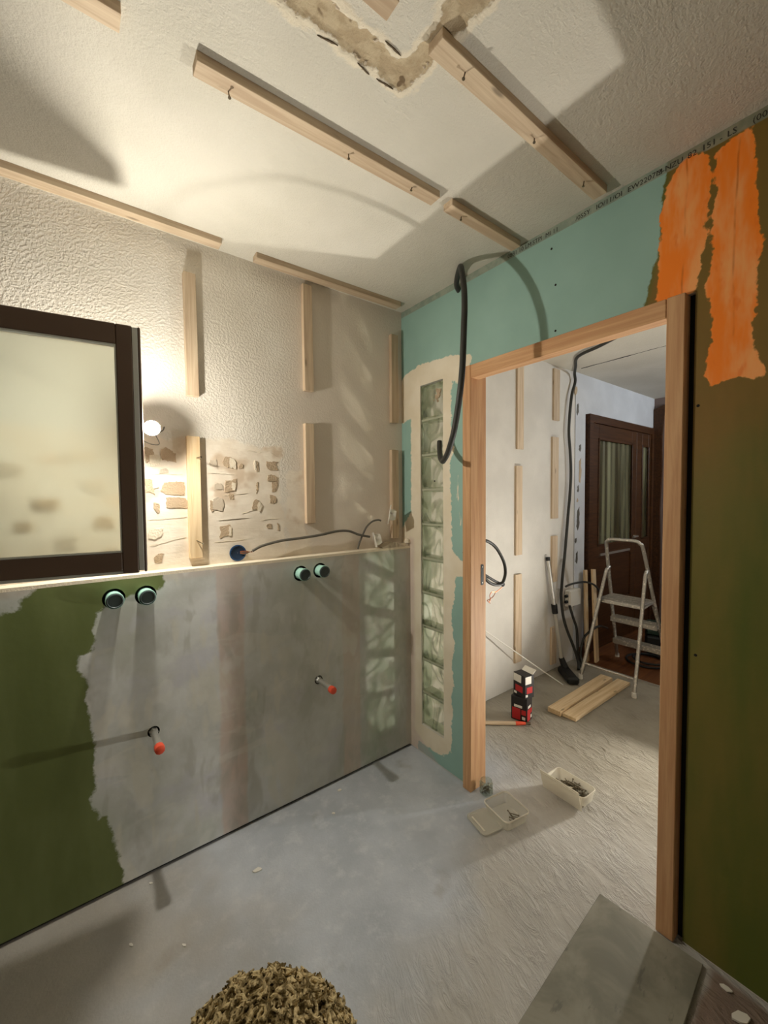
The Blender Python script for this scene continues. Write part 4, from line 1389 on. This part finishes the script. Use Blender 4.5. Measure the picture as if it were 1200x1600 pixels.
CARTS = []
CART = NT('black_carton', rgb(30, 26, 26), .5)
M['carton_red'] = NT('carton_red_print', rgb(176, 34, 34), .5)
carton('screw_carton', (.755, -.222, 0), R(12), (.085, .105, .155), 'lower black, red and white carton on the hall floor')
carton('screw_carton', (.762, -.232, .155), R(-10), (.08, .10, .145), 'upper black, red and white carton on the stack')
st = empty('wooden_tool', (.50, -.12, .012), math.atan2(-.168, .203), 'wooden tool handle with orange end lying on the hall floor', 'tool')
MB().tube([(-.02, 0, 0), (.20, 0, 0)], [.012, .012], 10).build('shaft', M['pine'], st)
MB().tube([(.20, 0, 0), (.225, 0, 0), (.262, 0, 0)], [.0125, .0125, .009], 10).build('grip', M['red_cap'], st)
MB().tube([(.262, 0, 0), (.292, 0, 0)], [.007, .009], 10).build('tip', M['screw'], st)

tc = empty('tool_case', (2.80, -.40, .004), R(20), 'dark green tool case standing behind the ladder', 'case')
MB().box((-.18, -.20, 0), (.18, .20, .17), bev=.02).build('body', M['black'], tc)
MB().box((-.175, -.195, .17), (.175, .195, .23), bev=.015).build('lid', M['green_case'], tc)
MB().tube(spline([(-.19, -.07, .18), (-.215, -.06, .19), (-.215, .06, .19), (-.19, .07, .18)], 5), .008, 8).build('handle', M['white_plastic'], tc)
for i, (rad, x, y, z) in enumerate([(.15, 2.37, -.36, .014), (.12, 2.38, -.38, .032)]):
    tag(MB().tube([(x + rad * math.cos(t) * 1.05, y + rad * math.sin(t), z) for t in [2 * math.pi * k / 36 for k in range(36)]], .009, 8, closed=True)
        .build('cable_coil', M['black']), ['outer black cable ring on the brown floor behind the ladder', 'inner black cable ring on the brown floor behind the ladder'][i], 'cable', 'black cable rings')

# work lamp standing on the hall floor, out of sight behind the partition
LP = Vector((1.40, -1.13, .27))
wl = empty('work_lamp', (LP.x, LP.y, 0), 0, 'lit work lamp on the hall floor behind the partition', 'lamp')
dl = Vector((.76, -.12, -.64)).normalized()      # back of the lamp; it shines the other way, up through the doorway
MB().lathe([(.001, -.001), (.034, -.001), (.035, .003), (.034, .004)], (0, 0, LP.z), dl, 28).build('lens', M['lamp'], wl)
MB().lathe([(.036, -.012), (.042, -.012), (.046, .004), (.046, .03), (.034, .06), (.02, .07), (.001, .071)], (0, 0, LP.z), dl, 28, False).build('housing', M['black'], wl)
MB().lathe([(.046, .006), (.001, .006)], (0, 0, LP.z), dl, 28, False).build('back_plate', M['black'], wl)
pe = Vector((0, 0, LP.z)) + dl * .068
MB().tube([pe, pe + Vector((.03, -.02, -.08)), (pe.x + .03, pe.y - .02, .01)], .010, 10).build('post', M['black'], wl)
MB().lathe([(.085, 0), (.085, .008), (.02, .016)], (pe.x + .03, pe.y - .02, 0), (0, 0, 1), 24).build('base', M['black'], wl)
MB().tube([Vector(p) - Vector((LP.x, LP.y, 0)) for p in spline([(1.45, -1.165, .22), (1.36, -1.19, .36), (1.22, -1.13, .50), (1.13, -1.05, .545), (1.056, -1.021, .56), (1.068, -1.036, .56), (1.096, -1.046, .56), (1.124, -1.053, .56),
                                                                   (1.161, -1.055, .56), (1.25, -1.09, .52), (1.33, -1.22, .35), (1.38, -1.35, .12), (1.45, -1.45, .008)], 5)], .0035, 8).build('cord', M['black'], wl)

wl2 = empty('fill_lamp', (2.95, YH, 2.10), 0, 'cool white fill lamp added deeper in the hall, hidden behind the partition', 'lamp')  # unseen lamp added as fill for the far end of the hall
ld2 = Vector((0, .9, .42)).normalized()
MB().lathe([(.001, .051), (.05, .051), (.052, .047), (.05, .044)], (0, .02, 0), ld2, 28).build('diffuser', M['hall_fill'], wl2)
MB().lathe([(.03, .0), (.056, .02), (.058, .046), (.054, .0465)], (0, .02, 0), ld2, 28, False).build('shade', M['white_plastic'], wl2)
MB().box((-.04, .0, -.04), (.04, .03, .04), bev=.004).build('wall_plate', M['white_plastic'], wl2)

# ------------------------------------------------------------------ doorway: tubs, lid, jar, screws
def rrect(w, d, r, n=5):
    out = []
    for (cx, cy, a0) in ((w / 2 - r, d / 2 - r, 0), (-w / 2 + r, d / 2 - r, 90), (-w / 2 + r, -d / 2 + r, 180), (w / 2 - r, -d / 2 + r, 270)):
        for k in range(n + 1):
            a = R(a0 + 90 * k / n)
            out.append((cx + r * math.cos(a), cy + r * math.sin(a)))
    return out


def loft(rings, cap0=True, cap1=False):
    m_ = MB()
    k = len(rings[0])
    vs_ = [p for r_ in rings for p in r_]
    fs_ = []
    for i in range(len(rings) - 1):
        for j in range(k):
            fs_.append((i * k + j, i * k + (j + 1) % k, (i + 1) * k + (j + 1) % k, (i + 1) * k + j))
    if cap0:
        fs_.append(tuple(range(k - 1, -1, -1)))
    if cap1:
        fs_.append(tuple((len(rings) - 1) * k + j for j in range(k)))
    return m_.add(vs_, fs_, True)


def ring(w, d, r, z):
    return [(x, y, z) for x, y in rrect(w, d, r)]


def tub(loc, rz, w, d, h, mat, label):
    e = empty('plastic_tub', loc, rz, label, 'tub', 'plastic tubs in the doorway')
    loft([ring(w * .84, d * .84, .016, 0), ring(w * .97, d * .97, .020, h - .006)], True, False).build('tub_wall', M[mat], e)
    loft([ring(w * .97, d * .97, .020, h - .006), ring(w, d, .022, h - .006), ring(w, d, .022, h - .001), ring(w * .96, d * .96, .020, h - .001), ring(w * .955, d * .955, .020, h - .007)],
         False, False).build('rim', M['milky_tub'], e)
    return e


def screw_mesh():
    return MB().lathe([(.0006, 0), (.0016, .006), (.0016, .034), (.0040, .038), (.0040, .0395), (.001, .0395)], (0, 0, -.019), (0, 0, 1), 6).mesh('screw')


sme = screw_mesh()
sme.materials.append(M['screw'].m)
tub((-.012, -.665, .001), R(-10), .145, .155, .05, 'clear_tub', 'clear open tub with a few screws next to the jamb')
rnd = random.Random(5)
for i in range(6):
    o = link('screw', sme, None)
    o.location = (-.005 + rnd.uniform(-.025, .03), -.69 + rnd.uniform(-.02, .02), .006 + .004 * (i // 3))
    o.rotation_euler = (R(90 + rnd.uniform(-10, 10)), 0, rnd.uniform(0, 6.28))
    tag(o, 'loose screw lying inside the clear tub near the jamb', 'screw', 'screws in the clear tub')
lid = empty('tub_lid', (-.118, -.628, .004), R(-12), 'flat clear tub lid lying left of the open tub', 'lid')
loft([ring(.105, .125, .02, 0), ring(.112, .132, .022, .002), ring(.112, .132, .022, .006), ring(.098, .118, .018, .0065), ring(.094, .114, .016, .003)], True, True).build('lid_plate', M['clear_tub'], lid)
MB().box((-.038, -.045, .0035), (-.030, .045, .006), bev=.001).build('lid_rib', M['milky_tub'], lid)
t2 = tub((.350, -.770, .001), R(-3), .115, .200, .062, 'milky_tub', 'milky tub heaped with screws, lid propped against it')
l2 = empty('tub_lid', (.288, -.762, .004), R(-3), 'white tub lid propped upright against the milky tub', 'lid')
pl = MB().box((-.004, -.100, 0), (.001, .100, .105), Matrix.Rotation(R(-17), 4, 'Y'), bev=.0015)
pl.build('lid_plate', M['milky_tub'], l2)
MB().box((-.0065, -.085, .088), (-.0035, .085, .096), Matrix.Rotation(R(-17), 4, 'Y')).build('lid_rib', M['milky_tub'], l2)
heap = MB()
for i in range(170):
    p = Vector((.35 + rnd.gauss(0, .022), -.775 + rnd.gauss(0, .045), 0))
    p.x = min(max(p.x, .318), .382)
    p.y = min(max(p.y, -.84), -.70)
    p.z = .010 + .048 * rnd.random() * max(0, 1 - abs(p.y + .775) / .09)
    d_ = Vector((rnd.uniform(-1, 1), rnd.uniform(-1, 1), rnd.uniform(-.25, .25))).normalized() * .016
    heap.tube([p - d_, p + d_], .0021, 5)
    heap.tube([p + d_, p + d_ * 1.12], .004, 6)
tag(heap.build('screw_heap', M['screw']), 'heap of dark screws filling the milky tub', 'screws', kind='stuff')
jr = empty('glass_jar', (.035, -.515, .001), 0, 'small glass jar of dark screws at the foot of the left jamb', 'jar')
MB().lathe([(.028, 0), (.032, .004), (.032, .050), (.027, .056), (.027, .064), (.0245, .064), (.0245, .056), (.0295, .050), (.0295, .005), (.001, .004)], (0, 0, 0), (0, 0, 1), 24, False).build('jar_glass', M['jar_glass'], jr)
hp = MB()
for i in range(40):
    a, q = rnd.uniform(0, 6.28), .02 * math.sqrt(rnd.random())
    p = Vector((q * math.cos(a), q * math.sin(a), rnd.uniform(.008, .036)))
    d_ = Vector((rnd.uniform(-1, 1), rnd.uniform(-1, 1), rnd.uniform(-.8, .8))).normalized() * .008
    hp.tube([p - d_, p + d_], .002, 5)
hp.build('screws', M['screw'], jr)

# ------------------------------------------------------------------ slab on the floor, crumbs, fleece
mt = NT('grey_stone_tile', rough=.6, spec=.3)
tn = mt.noise(5, 5, .62, None, .6)
tcq = mt.mix(mt.sstep(tn, .36, .66), rgb(122, 120, 108), rgb(148, 145, 132))
tcq = mt.mix(mt.math('MULTIPLY', mt.sstep(mt.noise(9, 4, .6, mt.mapping((1, 3, 1), rot=(0, 0, .5))), .62, .70), .6), tcq, rgb(96, 94, 88))
mt.color(tcq)
mt.bump(mt.noise(40, 3), .12, .002)
tl = MB().box((-.305, -.15, 0), (.305, .15, .009), bev=.0015).build('stone_tile', mt)
tl.location = (-.346, -1.268, .001)
tl.rotation_euler[2] = R(4.0)
tag(tl, 'large grey stone-look tile lying loose in front of the doorway', 'tile')
CR = [(-1.0, -.237, .012, 'white plaster flake on the floor below the left pink band'), (-1.338, -.043, .006, 'tiny flake on the floor against the grey skim edge'),
      (-1.421, -.248, .006, 'tiny flake on the floor left of the dark smudge'), (-1.284, -.354, .006, 'tiny flake on the floor right of the dark smudge'),
      (-.52, -.06, .009, 'pale crumb on the floor under the half wall'), (-.62, -.17, .007, 'pale crumb on the floor left of the corner'),
      (-.10, -1.50, .018, 'pale oval flake on the brown floor by the green wall'), (-.045, -1.455, .011, 'small shard against the foot of the green wall')]
for i, (x, y, s, lb) in enumerate(CR):
    rr = random.Random(i + 20)
    poly = [(s * rr.uniform(.6, 1.1) * math.cos(2 * math.pi * k / 7) * 1.5, s * rr.uniform(.6, 1.1) * math.sin(2 * math.pi * k / 7) * .8) for k in range(7)]
    o = MB().prism(poly, lambda u, v, t: (u, v, t), 0, s * .3).build('plaster_flake', M['crumb'])
    o.location = (x, y, 0)
    o.rotation_euler[2] = rr.uniform(0, 3)
    tag(o, lb, 'plaster flake', 'plaster flakes on the floor')

mfu = NT('curly_fleece', rough=.95, spec=.1)
fc = mfu.mix(mfu.sstep(mfu.noise(42, 3), .36, .62), rgb(98, 82, 50), rgb(200, 180, 136))
mfu.color(fc)
mfu.bump(mfu.noise(120, 3), .6, .01)
FC = Vector((-1.195, -.852, 0))
FR = (.235, .165, .255)
fe = empty('curly_fleece', FC, R(-38), 'mound of curly tan-brown fleece at the bottom edge of the view', 'fleece')


def fleece_pt(th, ph):
    d_ = Vector((math.cos(th) * math.cos(ph), math.sin(th) * math.cos(ph), math.sin(ph)))
    b_ = .5 + .5 * math.sin(9 * th + 4 * math.sin(5 * ph)) * math.cos(11 * ph)
    return Vector((d_.x * FR[0], d_.y * FR[1], d_.z * FR[2])) * (.95 + .06 * b_), d_


vs_, fs_ = [], []
NT_, NP_ = 96, 40
for j in range(NP_ + 1):
    for i in range(NT_):
        vs_.append(fleece_pt(2 * math.pi * i / NT_, math.pi / 2 * j / NP_)[0])
for j in range(NP_):
    for i in range(NT_):
        fs_.append((j * NT_ + i, j * NT_ + (i + 1) % NT_, (j + 1) * NT_ + (i + 1) % NT_, (j + 1) * NT_ + i))
MB().add(vs_, fs_, True).build('hide', mfu, fe)
cl = MB()
rnd = random.Random(11)
for i in range(1500):
    th, ph = rnd.uniform(0, 6.283), math.asin(rnd.random())
    p, d_ = fleece_pt(th, ph)
    u = d_.orthogonal().normalized()
    w = d_.cross(u)
    a0, r0 = rnd.uniform(0, 6.28), rnd.uniform(.005, .010)
    drift = (u * math.cos(a0 * 3) + w * math.sin(a0 * 3)) * rnd.uniform(.004, .02)
    tw = rnd.uniform(2.5, 5.5)
    cl.tube([p + d_ * (.001 + .014 * t) + drift * t + (u * math.cos(a0 + tw * t) + w * math.sin(a0 + tw * t)) * r0 for t in (0, .25, .5, .75, 1)],
            [.0045, .0055, .005, .004, .002], 6, False)
tag(cl.build('curls', mfu, fe), kind='stuff')
